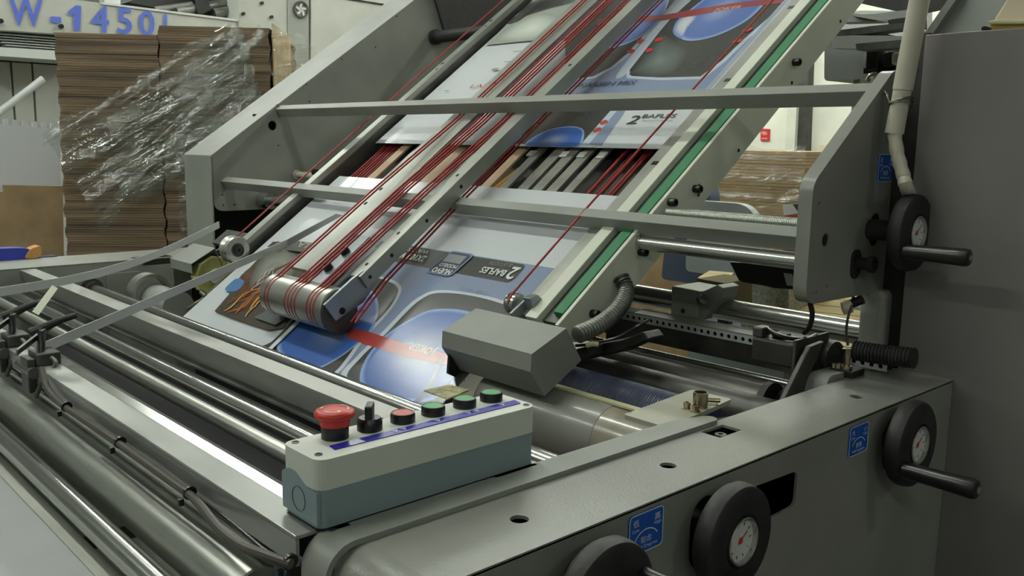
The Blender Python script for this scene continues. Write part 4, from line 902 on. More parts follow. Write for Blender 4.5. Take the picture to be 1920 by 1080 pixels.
ob('foot_bolt', MB().cyl((-2.5850, 1.1190, -0.4605), (-2.5600, 1.1207, -0.4702), 0.008, n=12), STEEL_D, t)
ob('drum', MB().lathe((-2.80, 1.035, -0.478), (1, 0, 0), [(0, 0.060), (0.05, 0.060), (0.05, 0.050), (0.0, 0.050)], 36, caps=False), STEEL, t)
ob('drum_body', MB().cyl((-2.77, 1.05, -0.50), (-2.59, 1.05, -0.50), 0.048, n=32), MACH_G, t)

# ------------------------------------------------------------------ hand wheels with dials
def handwheel(x, y, z, x_root, hoff, label, needle=0.6):
    t = thing('handwheel', label, 'hand wheel', (x - 0.02, y, z - 0.067), 'black hand wheels with dials')
    ob('wheel', MB().lathe((x, y, z), (1, 0, 0), [(-0.034, 0.026), (-0.030, 0.050), (-0.026, 0.064), (-0.020, 0.0675), (-0.010, 0.0675), (-0.003, 0.0655), (0.0, 0.061), (0.0005, 0.034), (-0.002, 0.0325), (-0.005, 0.030), (-0.005, 0)], 48), BLACK_R, t)
    ob('dial_bezel', MB().lathe((x, y, z), (1, 0, 0), [(-0.004, 0.0305), (0.002, 0.0300), (0.003, 0.0285), (0.002, 0.0265), (-0.0035, 0.0262)], 40, caps=False), CHROME, t)
    dl_ = ob('dial_face', MB().lathe((x, y, z), (1, 0, 0), [(-0.0045, 0.0268), (-0.0032, 0.0268), (-0.0032, 0)], 36), MACH_L, t)
    m_ = MB()
    for i in range(10):
        a = 2 * math.pi * i / 10
        c_, s_ = math.cos(a), math.sin(a)
        p = Vector((x - 0.0031, y + 0.0205 * c_, z + 0.0205 * s_))
        m_.obox(p - Vector((0, -s_, c_)) * 0.0008 - Vector((0, c_, s_)) * 0.002, Vector((0, -s_, c_)) * 0.0016, Vector((0, c_, s_)) * 0.004, (0.0003, 0, 0))
    ob('dial_marks', m_, GREY_D, dl_)
    c_, s_ = math.cos(needle), math.sin(needle)
    p = Vector((x - 0.0028, y, z))
    ob('needle', MB().obox(p - Vector((0, c_, s_)) * 0.006 - Vector((0, -s_, c_)) * 0.0009, Vector((0, c_, s_)) * 0.022, Vector((0, -s_, c_)) * 0.0018, (0.0004, 0, 0)).cyl(p, p + Vector((0.0006, 0, 0)), 0.0042, n=14), RED_L, dl_)
    ob('hub', MB().lathe((x_root, y, z), (1, 0, 0), [(-0.03, 0.011), (0.0, 0.011), (0.002, 0.018), (x - 0.03 - x_root, 0.019)], 24), DIRTY, t)
    if hoff:
        hy, hz = y + hoff[0], z + hoff[1]
        h = ob('crank_handle', MB().lathe((x - 0.002, hy, hz), (1, 0, 0), [(0, 0.009), (0.004, 0.0125), (0.06, 0.0135), (0.102, 0.0150), (0.108, 0.0135), (0.110, 0.010), (0.110, 0.006), (0.106, 0.006), (0.106, 0)], 24), BLACK, t)
        ob('handle_pin', MB().cyl((x + 0.103, hy, hz), (x + 0.1095, hy, hz), 0.0055, n=14), STEEL, h)
    return t
handwheel(-0.673, 1.570, -0.148, -0.79, (-0.050, -0.028), 'black hand wheel with dial on the upper slope plate')
handwheel(-0.556, 0.889, -0.4655, -0.64, (-0.01, -0.052), 'black hand wheel with dial beside the dark slot in the side frame', 0.6)
handwheel(-0.556, 1.367, -0.4535, -0.64, (-0.052, -0.026), 'black hand wheel with dial at the right end of the side frame')
handwheel(-0.556, 0.660, -0.4665, -0.64, (0.042, 0.018), 'black hand wheel half cut off by the bottom edge')
for y, z in ((0.868, -0.497),):
    tag(ob('locking_lever', MB().ribbon([(-0.625, 0.878, -0.470), (-0.608, 0.872, -0.505)], [(0, 1, 0.2)] * 2, 0.010, 0.003), STEEL_D), 'small grey locking lever in the oval slot behind the hand wheel', 'lever')

# ------------------------------------------------------------------ blue label plates
def label_plate(x, y0, y1, z0, z1, words, label):
    t = thing('label_plate', label, 'label', (x, (y0 + y1) / 2, z0), 'blue adjustment label plates')
    ob('plate', MB().plate(rrect(y0, y1, z0, z1, 0.006), [], lambda a, b, t_: (x + t_, a, b), 0.0022), BLUE_L, t)
    w_ = y1 - y0; h_ = z1 - z0
    rim = MB()
    o_ = rrect(y0, y1, z0, z1, 0.006); i_ = rrect(y0 + 0.0009, y1 - 0.0009, z0 + 0.0009, z1 - 0.0009, 0.0052)
    rim.plate(o_, [i_], lambda a, b, t_: (x + 0.0018 + t_ * 0.5, a, b), 0.0014)
    ob('pale_rim', rim, WHITE, t)
    m_ = MB(); X_ = x + 0.0026
    put_text(m_, words[0], (X_, y0 + 0.10 * w_, z0 + 0.70 * h_), (0, 1, 0), (0, 0, 1), 0.17 * w_, 0.18 * h_)
    put_text(m_, 'Low', (X_, y0 + 0.09 * w_, z0 + 0.57 * h_), (0, 1, 0), (0, 0, 1), 0.19 * w_, 0.09 * h_)
    put_text(m_, words[1], (X_, y1 - 0.27 * w_, z0 + 0.70 * h_), (0, 1, 0), (0, 0, 1), 0.17 * w_, 0.18 * h_)
    put_text(m_, 'High', (X_, y1 - 0.28 * w_, z0 + 0.57 * h_), (0, 1, 0), (0, 0, 1), 0.21 * w_, 0.10 * h_)
    put_text(m_, words[2], (X_, y0 + 0.34 * w_, z0 + 0.24 * h_), (0, 1, 0), (0, 0, 1), 0.32 * w_, 0.17 * h_)
    put_text(m_, words[3], (X_, y0 + 0.17 * w_, z0 + 0.09 * h_), (0, 1, 0), (0, 0, 1), 0.66 * w_, 0.10 * h_)
    N = 14; cy_, cz_ = (y0 + y1) / 2, z0 + 0.20 * h_
    vs = []
    for i in range(N + 1):
        a = math.radians(158 - 130 * i / N)
        for r in (0.36, 0.335):
            vs.append((X_, cy_ + r * w_ * math.cos(a) * 1.05, cz_ + r * h_ * math.sin(a) * 1.05))
    m_.add(vs, [(2 * i, 2 * i + 2, 2 * i + 3, 2 * i + 1) for i in range(N)])
    ob('lettering', m_, WHITE, t)
label_plate(-0.607, 0.738, 0.798, -0.4575, -0.4095, ('低', '高', '贴合', 'Add Degree'), 'blue label plate on the frame nearest the button box')
label_plate(-0.607, 1.238, 1.296, -0.4575, -0.4115, ('大', '小', '宽幅', 'Width'), 'blue label plate on the frame by the right hand wheel')
label_plate(-0.76, 1.580, 1.637, -0.064, -0.0145, ('低', '高', '输送', 'Convey'), 'blue label plate on the slope plate behind the conduit')

# ------------------------------------------------------------------ conduit on the cabinet edge
cd = thing('plastic_conduit', 'ivory plastic conduit pipe hanging before the cabinet edge', 'conduit', (-0.71, 1.56, 0.02))
p0 = Vector((-0.6951, 1.5600, 0.2922)); p1 = Vector((-0.7173, 1.5600, 0.0893)); p2 = Vector((-0.7250, 1.5600, 0.0217))
p0 = p1 + (p0 - p1) * 1.6
ob('upper_pipe', MB().tube([p0, p1 + Vector((0.001, 0, 0.006))], 0.0165, 24), PVC, cd)
ob('lower_pipe', MB().tube([p1 + (p2 - p1) * -0.1, p1 + (p2 - p1) * 0.25, p2], [0.0150, 0.0150, 0.0158], 24), PVC, cd)
ob('pipe_mouth', MB().tube([p2 + Vector((0, 0, 0.001)), p2 - Vector((0, 0, 0.0006))], 0.0135, 20), DIRTY, cd)
hs = catmull([(-0.7238, 1.5580, 0.0226), (-0.7137, 1.5550, -0.0146), (-0.6995, 1.5530, -0.0506), (-0.6932, 1.5550, -0.0704), (-0.7250, 1.6571, -0.0976)], 5, False)
ob('flexible_sleeve', MB().tube([tuple(p) for p in hs], [0.0115 + 0.0008 * math.sin(i * 2.1) for i in range(len(hs))], 14), PVC, cd)
wr = []
for k in range(3):
    c_ = p1 + Vector((0, 0, -0.012 - 0.004 * k))
    wr.append([c_ + Vector((0.0185 * math.cos(a), 0.0185 * math.sin(a), 0.006 * math.cos(a + 0.6 * k))) for a in [2 * math.pi * i / 24 for i in range(25)]])
m_ = MB()
for q in wr: m_.tube(q, 0.0012, 6)
m_.tube([wr[0][12], (-0.7514, 1.5700, 0.0934), (-0.7680, 1.5800, 0.0962)], 0.0011, 6).tube([wr[1][12], (-0.7473, 1.5700, 0.0896), (-0.7655, 1.5800, 0.0887)], 0.0011, 6)
ob('tie_wire', m_, STEEL_D, cd)

# ------------------------------------------------------------------ shafts and screw between the near plate and the conveyor
tag(ob('guide_shaft', MB().lathe((-1.146, 1.398, -0.1965), (1, 0, 0), [(0, 0.0165), (0.008, 0.0165), (0.008, 0.0148), (0.366, 0.0148)], 32), CHROME), 'polished guide shaft between the near plate and the white conveyor panel', 'shaft')
m_ = MB(); prof = []
for i in range(96):
    t_ = 0.0036 * i; prof += [(t_, 0.0098), (t_ + 0.0012, 0.0122), (t_ + 0.0022, 0.0122), (t_ + 0.0034, 0.0098)]
tag(ob('lead_screw', MB().lathe((-1.135, 1.470, -0.1415), (1, 0, 0), prof, 20), STEEL, ang=20), 'threaded steel lead screw above the lower cross bar', 'screw rod')
tag(ob('guide_shaft', MB().lathe((-2.95, 2.49, 0.41), (1, 0, 0), [(0, 0.03), (0.45, 0.03)], 24), STEEL_D), 'dull round shaft high behind the far slope plate', 'shaft')
tag(ob('guide_shaft', MB().lathe((-2.985, 2.30, 0.405), (1, 0, 0), [(0, 0.03), (0.02, 0.03), (0.02, 0.024), (0.5, 0.024)], 24), BLACK_R), 'black round shaft high behind the far slope plate', 'shaft')
tag(ob('guide_shaft', MB().lathe((-2.985, 1.535, -0.222), (1, 0, 0), [(0, 0.030), (0.06, 0.030), (0.06, 0.017), (0.46, 0.017)], 24), CHROME), 'short steel shaft at the foot of the far slope plate', 'shaft')
t = thing('air_cylinder', 'thin rod with orange fitting at the far slope plate', 'air cylinder', (-2.85, 1.66, -0.14))
ob('rod', MB().lathe((-2.985, 1.67, -0.135), (1, 0, 0), [(0, 0.018), (0.01, 0.018), (0.01, 0.012), (0.14, 0.012)], 18), PVC, t)
ob('orange_end', MB().lathe((-2.845, 1.67, -0.137), (1, 0, 0), [(0, 0.015), (0.17, 0.015)], 18), mat('orange_red_plastic', (190, 84, 52), 0.5), t)
ob('black_clip', MB().box(-2.86, -2.80, 1.655, 1.685, -0.13, -0.11), BLACK, t, bev=0.004)
tag(ob('baffle_plate', MB().px([(2.35, 0.40), (2.95, 0.52), (2.95, 1.3), (2.20, 0.78)], -2.975, -2.965), BLACK_R), 'dark baffle plate at the top behind the far slope plate', 'plate')

# ------------------------------------------------------------------ rollers to the right of the near hood
XA = -1.275
t = thing('glue_roller', 'big wet grey glue roller below the near hood', 'roller', (-1.03, 1.0, -0.5))
GY, GZ, GR = 1.135, -0.503, 0.0625
ob('barrel', MB().lathe((XA, GY, GZ), (1, 0, 0), [(0, GR), (0.30, GR), (0.302, GR - 0.001)], 64), GLUE, t)
ob('journal', MB().lathe((XA + 0.302, GY, GZ), (1, 0, 0), [(0, GR - 0.0015), (0.19, GR - 0.0015)], 64), mat('glue_film_brown', (142, 135, 118), 0.28, 0, (40, 0.3, 0.001), (20, 0.12), coat=0.5), t)
tag(ob('doctor_blade', MB().px([(1.130, -0.4365), (1.156, -0.4405), (1.156, -0.444), (1.130, -0.440)], XA, -0.79), CREAM), 'cream coloured blade strip lying against the glue roller', 'blade')
t = thing('knurled_roller', 'blue grey ribbed rubber roller behind the cream blade', 'roller', (-1.05, 1.15, -0.47))
prof = []; KR = 0.0435
for i in range(80):
    q = 0.0052 * i; prof += [(q, KR - 0.0016), (q + 0.0016, KR), (q + 0.0030, KR), (q + 0.0046, KR - 0.0016)]
ob('barrel', MB().lathe((XA, 1.252, -0.478), (1, 0, 0), prof, 40), RUBBER_B, t, ang=25)
ob('journal', MB().cyl((XA + 0.415, 1.252, -0.478), (-0.745, 1.252, -0.478), 0.018, n=20), STEEL_D, t)
roller(1.350, -0.465, 0.0315, XA, -0.775, GREY_D, 'grimy grey roller between the ribbed roller and the largest one', ends=False)
roller(1.465, -0.492, 0.0505, XA - 0.02, -0.80, mat('grimy_grey_roller', (98, 96, 90), 0.4, 0.4, None, (8, 0.15)), 'largest dull grey roller below the motor', ends=False)
tag(ob('thin_rod', MB().cyl((-1.60, 1.56, -0.462), (-0.83, 1.56, -0.462), 0.0075, n=14), CHROME), 'thin chrome rod above the largest grey roller', 'rod')
tag(ob('end_disc', MB().lathe((-0.86, 1.425, -0.466), (1, 0, 0), [(0, 0.040), (0.014, 0.040), (0.014, 0)], 28), BLACK_R), 'black disc at the end of the largest grey roller', 'disc')

# bracket plate with fitting at the near end
bk = thing('pipe_bracket', 'pale bracket plate with a nickel pipe stub and screws over the blue roller', 'bracket', (-0.82, 1.1, -0.41))
ob('plate', MB().pz(rpoly([(-0.842, 1.004), (-0.765, 1.004), (-0.770, 1.085), (-0.785, 1.20), (-0.860, 1.196)], [0.004, 0.004, 0.01, 0.006, 0.006]), -0.407, -0.400), mat('pale_bracket', (166, 166, 150), 0.45), bk, bev=0.001)
ob('pipe_stub', MB().lathe((-0.790, 1.122, -0.400), (0, 0, 1), [(0, 0.0115), (0.024, 0.0115), (0.0245, 0.0105), (0.0245, 0.0095), (0.004, 0.0095), (0.004, 0)], 28), BRASS, bk)
ob('side_nipple', MB().cyl((-0.782, 1.130, -0.388), (-0.768, 1.142, -0.388), 0.0035, n=12).cyl((-0.782, 1.128, -0.394), (-0.770, 1.140, -0.394), 0.002, n=10), BRASS, bk)
for x, y in ((-0.799, 1.101), (-0.781, 1.097)):
    ob('screw', MB().lathe((x, y, -0.400), (0, 0, 1), [(0, 0.0085), (0.002, 0.0085), (0.002, 0.0055), (0.010, 0.0058), (0.0105, 0.005), (0.0105, 0.003), (0.006, 0.003), (0.006, 0)], 16), BRASS, bk)
tag(ob('black_link', MB().pz(rpoly([(-0.775, 1.005), (-0.742, 1.010), (-0.735, 1.080), (-0.728, 1.175), (-0.752, 1.185), (-0.772, 1.13)], 0.01), -0.432, -0.415), BLACK_R), 'black link arm in the recess beside the pale bracket', 'link')
tag(ob('frame_gap_shade', MB().box(-0.80, -0.736, 1.0, 1.6, -0.60, -0.59), DARK), 'dark sheet standing for the shade in the gap beside the near frame', 'plate')  # near-black colour stands in for shade deep in the gap

# flexible hoses
def ribbed(path, r, n, pitch, amp):
    P = [Vector(p) for p in catmull(path, 12, False)]
    Ls = [0]
    for i in range(1, len(P)): Ls.append(Ls[-1] + (P[i] - P[i - 1]).length)
    N = int(Ls[-1] / pitch * 4); out = []; rs = []
    for k in range(N + 1):
        d = Ls[-1] * k / N
        i = max(j for j in range(len(Ls)) if Ls[j] <= d + 1e-9); i = min(i, len(P) - 2)
        u_ = (d - Ls[i]) / max(1e-9, Ls[i + 1] - Ls[i])
        out.append(P[i].lerp(P[i + 1], u_)); rs.append(r + amp * (1, 0.4, -1, 0.4)[k % 4])
    return MB().tube(out, rs, n)
hz = [(-1.1350, 1.3318, -0.2613), (-1.1150, 1.3237, -0.2820), (-1.0900, 1.2743, -0.3070), (-1.0800, 1.2122, -0.3280), (-1.0780, 1.1500, -0.3391)]
tag(ob('ribbed_hose', ribbed(hz, 0.0145, 14, 0.0080, 0.0024), STEEL_D, ang=80), 'bent ribbed grey metal hose running into the near hood', 'hose')
tag(ob('rubber_grip', ribbed([(-0.735, 1.50, -0.3565), (-0.69, 1.50, -0.355), (-0.632, 1.50, -0.351)], 0.0165, 16, 0.0060, 0.0016), BLACK_R, ang=80), 'black ribbed grip lying over the near frame', 'grip')

# perforated rail, block, shafts and motor
t = thing('perforated_rail', 'grey angle rail with a row of round holes', 'rail', (-1.3, 1.56, -0.44))
yy = 1.55
holes = [circ(-1.40 + 0.0168 * i, -0.3885, 0.0046, 10) for i in range(42)]
ob('hole_strip', MB().plate([(-1.80, -0.3795), (-0.70, -0.3795), (-0.70, -0.3965), (-1.80, -0.3965)], holes, lambda a, b, t_: (a, yy + t_, b), 0.003), GALV, t)
ob('top_leg', MB().box(-1.80, -0.70, yy, yy + 0.055, -0.3795, -0.3765), PAINT, t)
ob('hole_shade_backing', MB().box(-1.80, -0.70, yy + 0.02, yy + 0.023, -0.396, -0.380), BLACK, t)  # black sheet stands for the shade seen through the holes
ob('lower_web', MB().box(-1.80, -0.78, yy + 0.004, yy + 0.03, -0.438, -0.397), GREY_D, t)
t = thing('shaft_block', 'grey cast block clamped on the lower steel shafts', 'bearing block', (-1.36, 1.7, -0.45))
ob('body', MB().prism([(-1.2180, 1.6000, -0.3129), (-1.1421, 1.6000, -0.3148), (-1.1469, 1.6000, -0.3764), (-1.2176, 1.6000, -0.3754)], (0, 0.10, 0)), PAINT, t, bev=0.003)
ob('clamp_ear', MB().prism([(-1.1490, 1.6100, -0.3202), (-1.1049, 1.6100, -0.2970), (-1.0899, 1.6100, -0.3020), (-1.0939, 1.6100, -0.3232), (-1.1372, 1.6100, -0.3785), (-1.1541, 1.6100, -0.3788)], (0, 0.06, 0)), PAINT_S, t, bev=0.002)
ob('ear_bolt', MB().cyl((-1.1382, 1.6000, -0.3329), (-1.1088, 1.5700, -0.3244), 0.010, n=16), GREY_D, t)
ob('body_hole', MB().cyl((-1.1828, 1.5995, -0.3641), (-1.1817, 1.5980, -0.3637), 0.005, n=12), DARK, t)
ob('lower_leg', MB().box(-1.405, -1.335, 1.60, 1.62, -0.56, -0.41), DIRTY, t)
tag(ob('steel_shaft', MB().lathe((-2.2, 1.655, -0.357), (1, 0, 0), [(0, 0.0235), (1.46, 0.0235)], 36), CHROME), 'thick polished shaft running through the grey cast block', 'shaft')
tag(ob('thin_rod', MB().cyl((-1.40, 1.70, -0.505), (-0.80, 1.70, -0.505), 0.010, n=16), CHROME), 'polished rod low behind the lever', 'rod')
t = thing('drive_motor', 'oily black rectangular motor with cable box above the big roller', 'motor', (-0.84, 1.4, -0.38))
ob('housing', MB().box(-0.885, -0.800, 1.405, 1.50, -0.388, -0.3445), DIRTY, t, bev=0.004)
ob('end_plate', MB().box(-0.797, -0.791, 1.395, 1.51, -0.400, -0.334), GREY_D, t, bev=0.001)
ob('top_clamp', MB().box(-0.888, -0.868, 1.41, 1.44, -0.344, -0.326), GREY_D, t, bev=0.003)
ob('cable_loop', MB().tube([tuple(p) for p in catmull([(-0.87, 1.43, -0.330), (-0.85, 1.42, -0.334), (-0.825, 1.425, -0.3385), (-0.80, 1.44, -0.339), (-0.795, 1.47, -0.335)], 5, False)], 0.004, 8), BLACK, t)
ob('cable_clip', MB().box(-0.86, -0.835, 1.43, 1.455, -0.3444, -0.336), BLACK_R, t, bev=0.002)
lv = thing('belt_lever', 'dark lever arm with round head beside the motor', 'lever', (-0.78, 1.45, -0.46))
ob('head', MB().lathe((-0.80, 1.508, -0.385), (1, 0, 0), [(0, 0.036), (0.024, 0.036), (0.024, 0.028), (0.022, 0.028), (0.022, 0)], 32), DIRTY, lv)
arm = [(-0.7720, 1.4112, -0.3433), (-0.7720, 1.4580, -0.3405), (-0.7720, 1.4175, -0.3917), (-0.7720, 1.3712, -0.4422), (-0.7720, 1.3234, -0.4386), (-0.7720, 1.3803, -0.3761)]
ob('arm', MB().prism(arm, (-0.010, 0, 0)), mat('greasy_arm', (58, 56, 50), 0.5, 0.1, (60, 0.3, 0.001), (30, 0.2)), lv, bev=0.002)
ob('lower_arm', MB().prism([(-0.7850, 1.4341, -0.3701), (-0.7850, 1.5090, -0.3995), (-0.7850, 1.4662, -0.4467), (-0.7850, 1.4332, -0.4474)], (-0.012, 0, 0)), BLACK_R, lv, bev=0.002)
t = thing('cable_gland', 'nickel cable fitting on a black base by the ribbed grip', 'cable fitting', (-0.74, 1.485, -0.40))
ob('base', MB().box(-0.765, -0.722, 1.47, 1.515, -0.4005, -0.3885), BLACK_R, t, bev=0.002)
ob('fitting', MB().lathe((-0.742, 1.485, -0.3885), (0, 0, 1), [(0, 0.010), (0.006, 0.010), (0.006, 0.006), (0.014, 0.006), (0.022, 0.0065), (0.022, 0.009), (0.036, 0.009), (0.037, 0.0075), (0.037, 0.004)], 20), BRASS, t)
for dx in (-0.016, -0.010):
    ob('nut', MB().lathe((-0.742 + dx * 1.2, 1.478, -0.3885), (0, 0, 1), [(0, 0.006), (0.008, 0.006), (0.008, 0)], 6), BRASS, t)
cb_ = catmull([(-0.7419, 1.4850, -0.3467), (-0.7479, 1.4870, -0.3212), (-0.7483, 1.4900, -0.2978), (-0.7472, 1.5000, -0.2768)], 6, False)
ob('cable', MB().tube([tuple(p) for p in cb_], 0.0024, 8), BLACK, t)
cb_ = catmull([(-0.7724, 1.4000, -0.2655), (-0.7725, 1.4100, -0.2871), (-0.7869, 1.4300, -0.3125), (-0.8073, 1.4500, -0.3300)], 6, False)
tag(ob('hanging_cable', MB().tube([tuple(p) for p in cb_], 0.0045, 10), BLACK_R), 'short black cable hanging from the slope plate to the motor', 'cable')
t = thing('limit_switch', 'small black switch with round cream knob under the slope plate', 'switch', (-0.72, 1.55, -0.30))
ob('knob', MB().cyl((-0.7747, 1.5200, -0.2889), (-0.7640, 1.5300, -0.2846), 0.012, n=18), PVC, t)
ob('body', MB().cyl((-0.7668, 1.5350, -0.2817), (-0.7481, 1.5400, -0.2708), 0.0085, n=14), BLACK, t)
ob('stem', MB().cyl((-0.7638, 1.5350, -0.2676), (-0.7624, 1.5350, -0.2859), 0.003, n=8), BLACK, t)
t = thing('frame_clamp', 'rounded grey clamp at the inner edge of the near frame', 'clamp', (-0.755, 1.42, -0.41))
ob('body', MB().px(rpoly([(1.405, -0.42), (1.418, -0.390), (1.50, -0.392), (1.50, -0.42)], [0.0, 0.014, 0.01, 0]), -0.775, -0.738), PAINT_S, t, bev=0.002)
# oily carriage arm between hood and shafts
t = thing('carriage_arm', 'oily dark carriage arm with dangling wires behind the hood', 'bracket', (-1.15, 1.3, -0.40))
ob('arm', MB().prism([(-1.1858, 1.2600, -0.4011), (-1.1496, 1.2600, -0.3871), (-1.1460, 1.2600, -0.4075), (-1.1736, 1.2600, -0.4234)], (0, 0.16, 0)), DIRTY, t, bev=0.003)
ob('arm_end', MB().prism([(-1.1861, 1.3000, -0.3994), (-1.1026, 1.3000, -0.3741), (-1.0515, 1.3000, -0.3489), (-1.0382, 1.3000, -0.3608), (-1.1082, 1.3000, -0.3981), (-1.1823, 1.3000, -0.4226)], (0, 0.05, 0)), DIRTY, t, bev=0.003)
ob('wire', MB().tube([tuple(p) for p in catmull([(-1.1738, 1.2500, -0.3900), (-1.1392, 1.2500, -0.3818), (-1.1145, 1.2600, -0.3726), (-1.0925, 1.2800, -0.3633), (-1.0647, 1.3000, -0.3409), (-1.0640, 1.3300, -0.3322)], 5, False)], 0.003, 8), BLACK, t)
ob('wire_tape', MB().tube([tuple(p) for p in catmull([(-1.1368, 1.2400, -0.3820), (-1.1251, 1.2450, -0.3775), (-1.1161, 1.2500, -0.3777)], 4, False)], 0.005, 8), CREAM, t)
tag(ob('paper_tag', MB().prism([(-1.2650, 1.5000, -0.3540), (-1.2142, 1.5000, -0.3524), (-1.2374, 1.5000, -0.3641), (-1.2736, 1.5000, -0.3660)], (0, 0.002, 0.0)), WHITE_P), 'small white tag beside the ribbed metal hose', 'tag')
tag(ob('glue_scrap', MB().pz([(-1.27, 0.955), (-1.20, 0.955), (-1.22, 1.02), (-1.27, 1.015)], -0.4495, -0.447), mat('speckled_cream', (170, 166, 130), 0.5, 0, (90, 0.5, 0.001), (70, 0.25))), 'speckled cream scrap plate under the near hood', 'plate')

# ------------------------------------------------------------------ wrapped board stacks behind the far frame
E1 = Vector((0.6, 0.8, 0)); E2 = Vector((-0.8, 0.6, 0)); PR = Vector((-3.8, 2.0, 0))
def stack(name, label, org, e1, e2, w_, d_, z0, z1, n, mt, jit, cat='board stack', bow=0.0):
    t = thing(name, label, cat, (org.x, org.y, -1.351))
    m_ = MB(); rnd = random.Random(int(w_ * 1000) + n)
    dz = (z1 - z0) / n
    for i in range(n):
        a = rnd.uniform(-jit, jit) + bow * math.sin(3.0 * i / n * math.pi); b = rnd.uniform(-jit, jit)
        wv = 0.004 * math.sin(i * 0.7)
        o = Vector((org.x, org.y, z0 + dz * i)) + e1 * (a + wv) + e2 * b
        m_.obox(o, e1 * w_, e2 * d_, (0, 0, dz * rnd.uniform(0.86, 0.97)))
    q = ob('boards', m_, mt, t); q['kind'] = 'stuff'
    pal = MB().obox(Vector((org.x, org.y, -1.351)), e1 * w_, e2 * d_, (0, 0, z0 + 1.351 - 0.002))
    ob('pallet', pal, CARD, t)
    return t
o0 = PR - E1 * 0.915
stack('cardboard_stack', 'tall stack of brown cardboard sheets at the left with uneven edges', o0, E1, E2, 0.434, 0.86, -1.20, 0.437, 150, CARD_E, 0.0016, bow=0.004)
stack('cardboard_stack', 'taller brown cardboard stack at the right of its twin under the clear film', PR - E1 * 0.475, E1, E2, 0.475, 0.86, -1.20, 0.478, 155, CARD_E, 0.0014, bow=0.002)
bx = thing('board_cover', 'plain brown card standing against the right side of the wrapped stack', 'card', tuple(PR + Vector((0, 0, 0.15))))
ob('card', MB().obox(PR + E1 * 0.012 + E2 * 0.02 + Vector((0, 0, -0.3)), E2 * 0.55, E1 * 0.006, (0, 0, 0.80)), CARD, bx)
bx2 = thing('carton', 'light tan carton under clear film behind the far slope plate', 'carton', (-4.3, 3.0, -1.351))
ob('carton_stand', MB().obox((-4.55, 2.75, -1.351), (0.62, 0.75, 0), (-0.5, 0.4, 0), (0, 0, 1.150)), CARD, bx2)
ob('carton_body', MB().obox((-4.55, 2.75, -0.2), (0.62, 0.75, 0), (-0.5, 0.4, 0), (0, 0, 0.57)), mat('tan_carton', (190, 156, 112), 0.7), bx2, bev=0.004)
ob('white_band', MB().obox((-4.548, 2.747, -0.2), (0.62, 0.75, 0), (0.004, -0.0035, 0), (0, 0, 0.40)), MACH_L, bx2)
tag(ob('plastic_drum', MB().lathe((-3.55, 2.05, -1.351), (0, 0, 1), [(0, 0.1), (1.471, 0.1), (1.481, 0.09), (1.481, 0)], 20), mat('faded_blue_plastic', (96, 112, 134), 0.5)), 'faded blue grey drum half hidden behind the far slope plate', 'drum')
# stretch film: pleated sheet gathered at the top corner and hanging across the stacks
def film(corners, nu, nv, amp, fold, seed, name, label):
    rnd = random.Random(seed); c = [Vector(q) for q in corners]
    ph = [rnd.uniform(0, 6.28) for _ in range(8)]
    n0 = (c[1] - c[0]).cross(c[3] - c[0]).normalized()
    vs = []
    for i in range(nu + 1):
        u_ = i / nu
        for j in range(nv + 1):
            v_ = j / nv
            p = (c[0] * (1 - u_) + c[1] * u_) * (1 - v_) + (c[3] * (1 - u_) + c[2] * u_) * v_
            e = 0.5 * math.sin(fold * v_ * 6.28 + ph[0] + 1.5 * u_) + 0.3 * math.sin(fold * 2.3 * v_ * 6.28 + ph[1] - 2.2 * u_) + 0.2 * math.sin(17 * u_ + 23 * v_ + ph[2]) + rnd.uniform(-0.22, 0.22)
            edge = Vector((0, 0, 0.02 * math.sin(11 * u_ + ph[3]) * (1 if j in (0, nv) else 0)))
            vs.append(p + n0 * amp * e + edge)
    fs = [(i * (nv + 1) + j, i * (nv + 1) + j + 1, (i + 1) * (nv + 1) + j + 1, (i + 1) * (nv + 1) + j) for i in range(nu) for j in range(nv)]
    m_ = MB().add(vs, fs, 0, True)
    return tag(ob(name, m_, FILM, ang=180), label, 'film', 'clear film on the cardboard stacks')
def FP(u_, z, off): return tuple(o0 + E1 * u_ + Vector((0.8, -0.6, 0)) * off + Vector((0, 0, z)))
film([FP(0.80, 0.49, 0.02), FP(-0.04, -0.03, 0.05), FP(0.16, -0.36, 0.07), FP(0.92, 0.05, 0.03)], 44, 30, 0.020, 2.2, 3, 'stretch_film', 'crumpled clear film sagging in a pointed tongue across the brown stacks')
film([FP(0.80, 0.49, 0.015), FP(0.12, -0.03, 0.03), FP(0.30, -0.30, 0.04), FP(0.92, -0.10, 0.015)], 34, 26, 0.014, 3.0, 5, 'stretch_film', 'inner layer of the crumpled clear film on the brown stacks')
film([FP(0.74, 0.495, 0.03), FP(-0.05, -0.01, 0.075), FP(-0.04, -0.06, 0.085), FP(0.80, 0.47, 0.035)], 40, 5, 0.012, 1.0, 8, 'stretch_film', 'rolled upper edge of the clear film running down to the left')
film([FP(0.88, 0.50, 0.04), FP(0.14, -0.40, 0.085), FP(0.19, -0.42, 0.085), FP(0.91, 0.44, 0.04)], 40, 5, 0.012, 1.0, 9, 'stretch_film', 'rolled lower fold of the clear film across the stack')
film([tuple(PR + Vector((0.02, 0.0, 0.50))), tuple(PR + E2 * 0.7 + E1 * 0.12 + Vector((0, 0, 0.48))), tuple(PR + E2 * 0.7 + E1 * 0.12 + Vector((0, 0, -0.1))), tuple(PR + Vector((0.03, 0.0, 0.02)))], 26, 26, 0.016, 2.0, 12, 'stretch_film', 'clear film stretched over the right side of the wrapped stack')
film([FP(0.50, 0.10, 0.012), FP(0.93, 0.10, 0.012), FP(0.93, -0.5, 0.012), FP(0.50, -0.5, 0.012)], 16, 40, 0.010, 4.0, 14, 'stretch_film', 'tight clear film wound around the lower part of the taller stack')

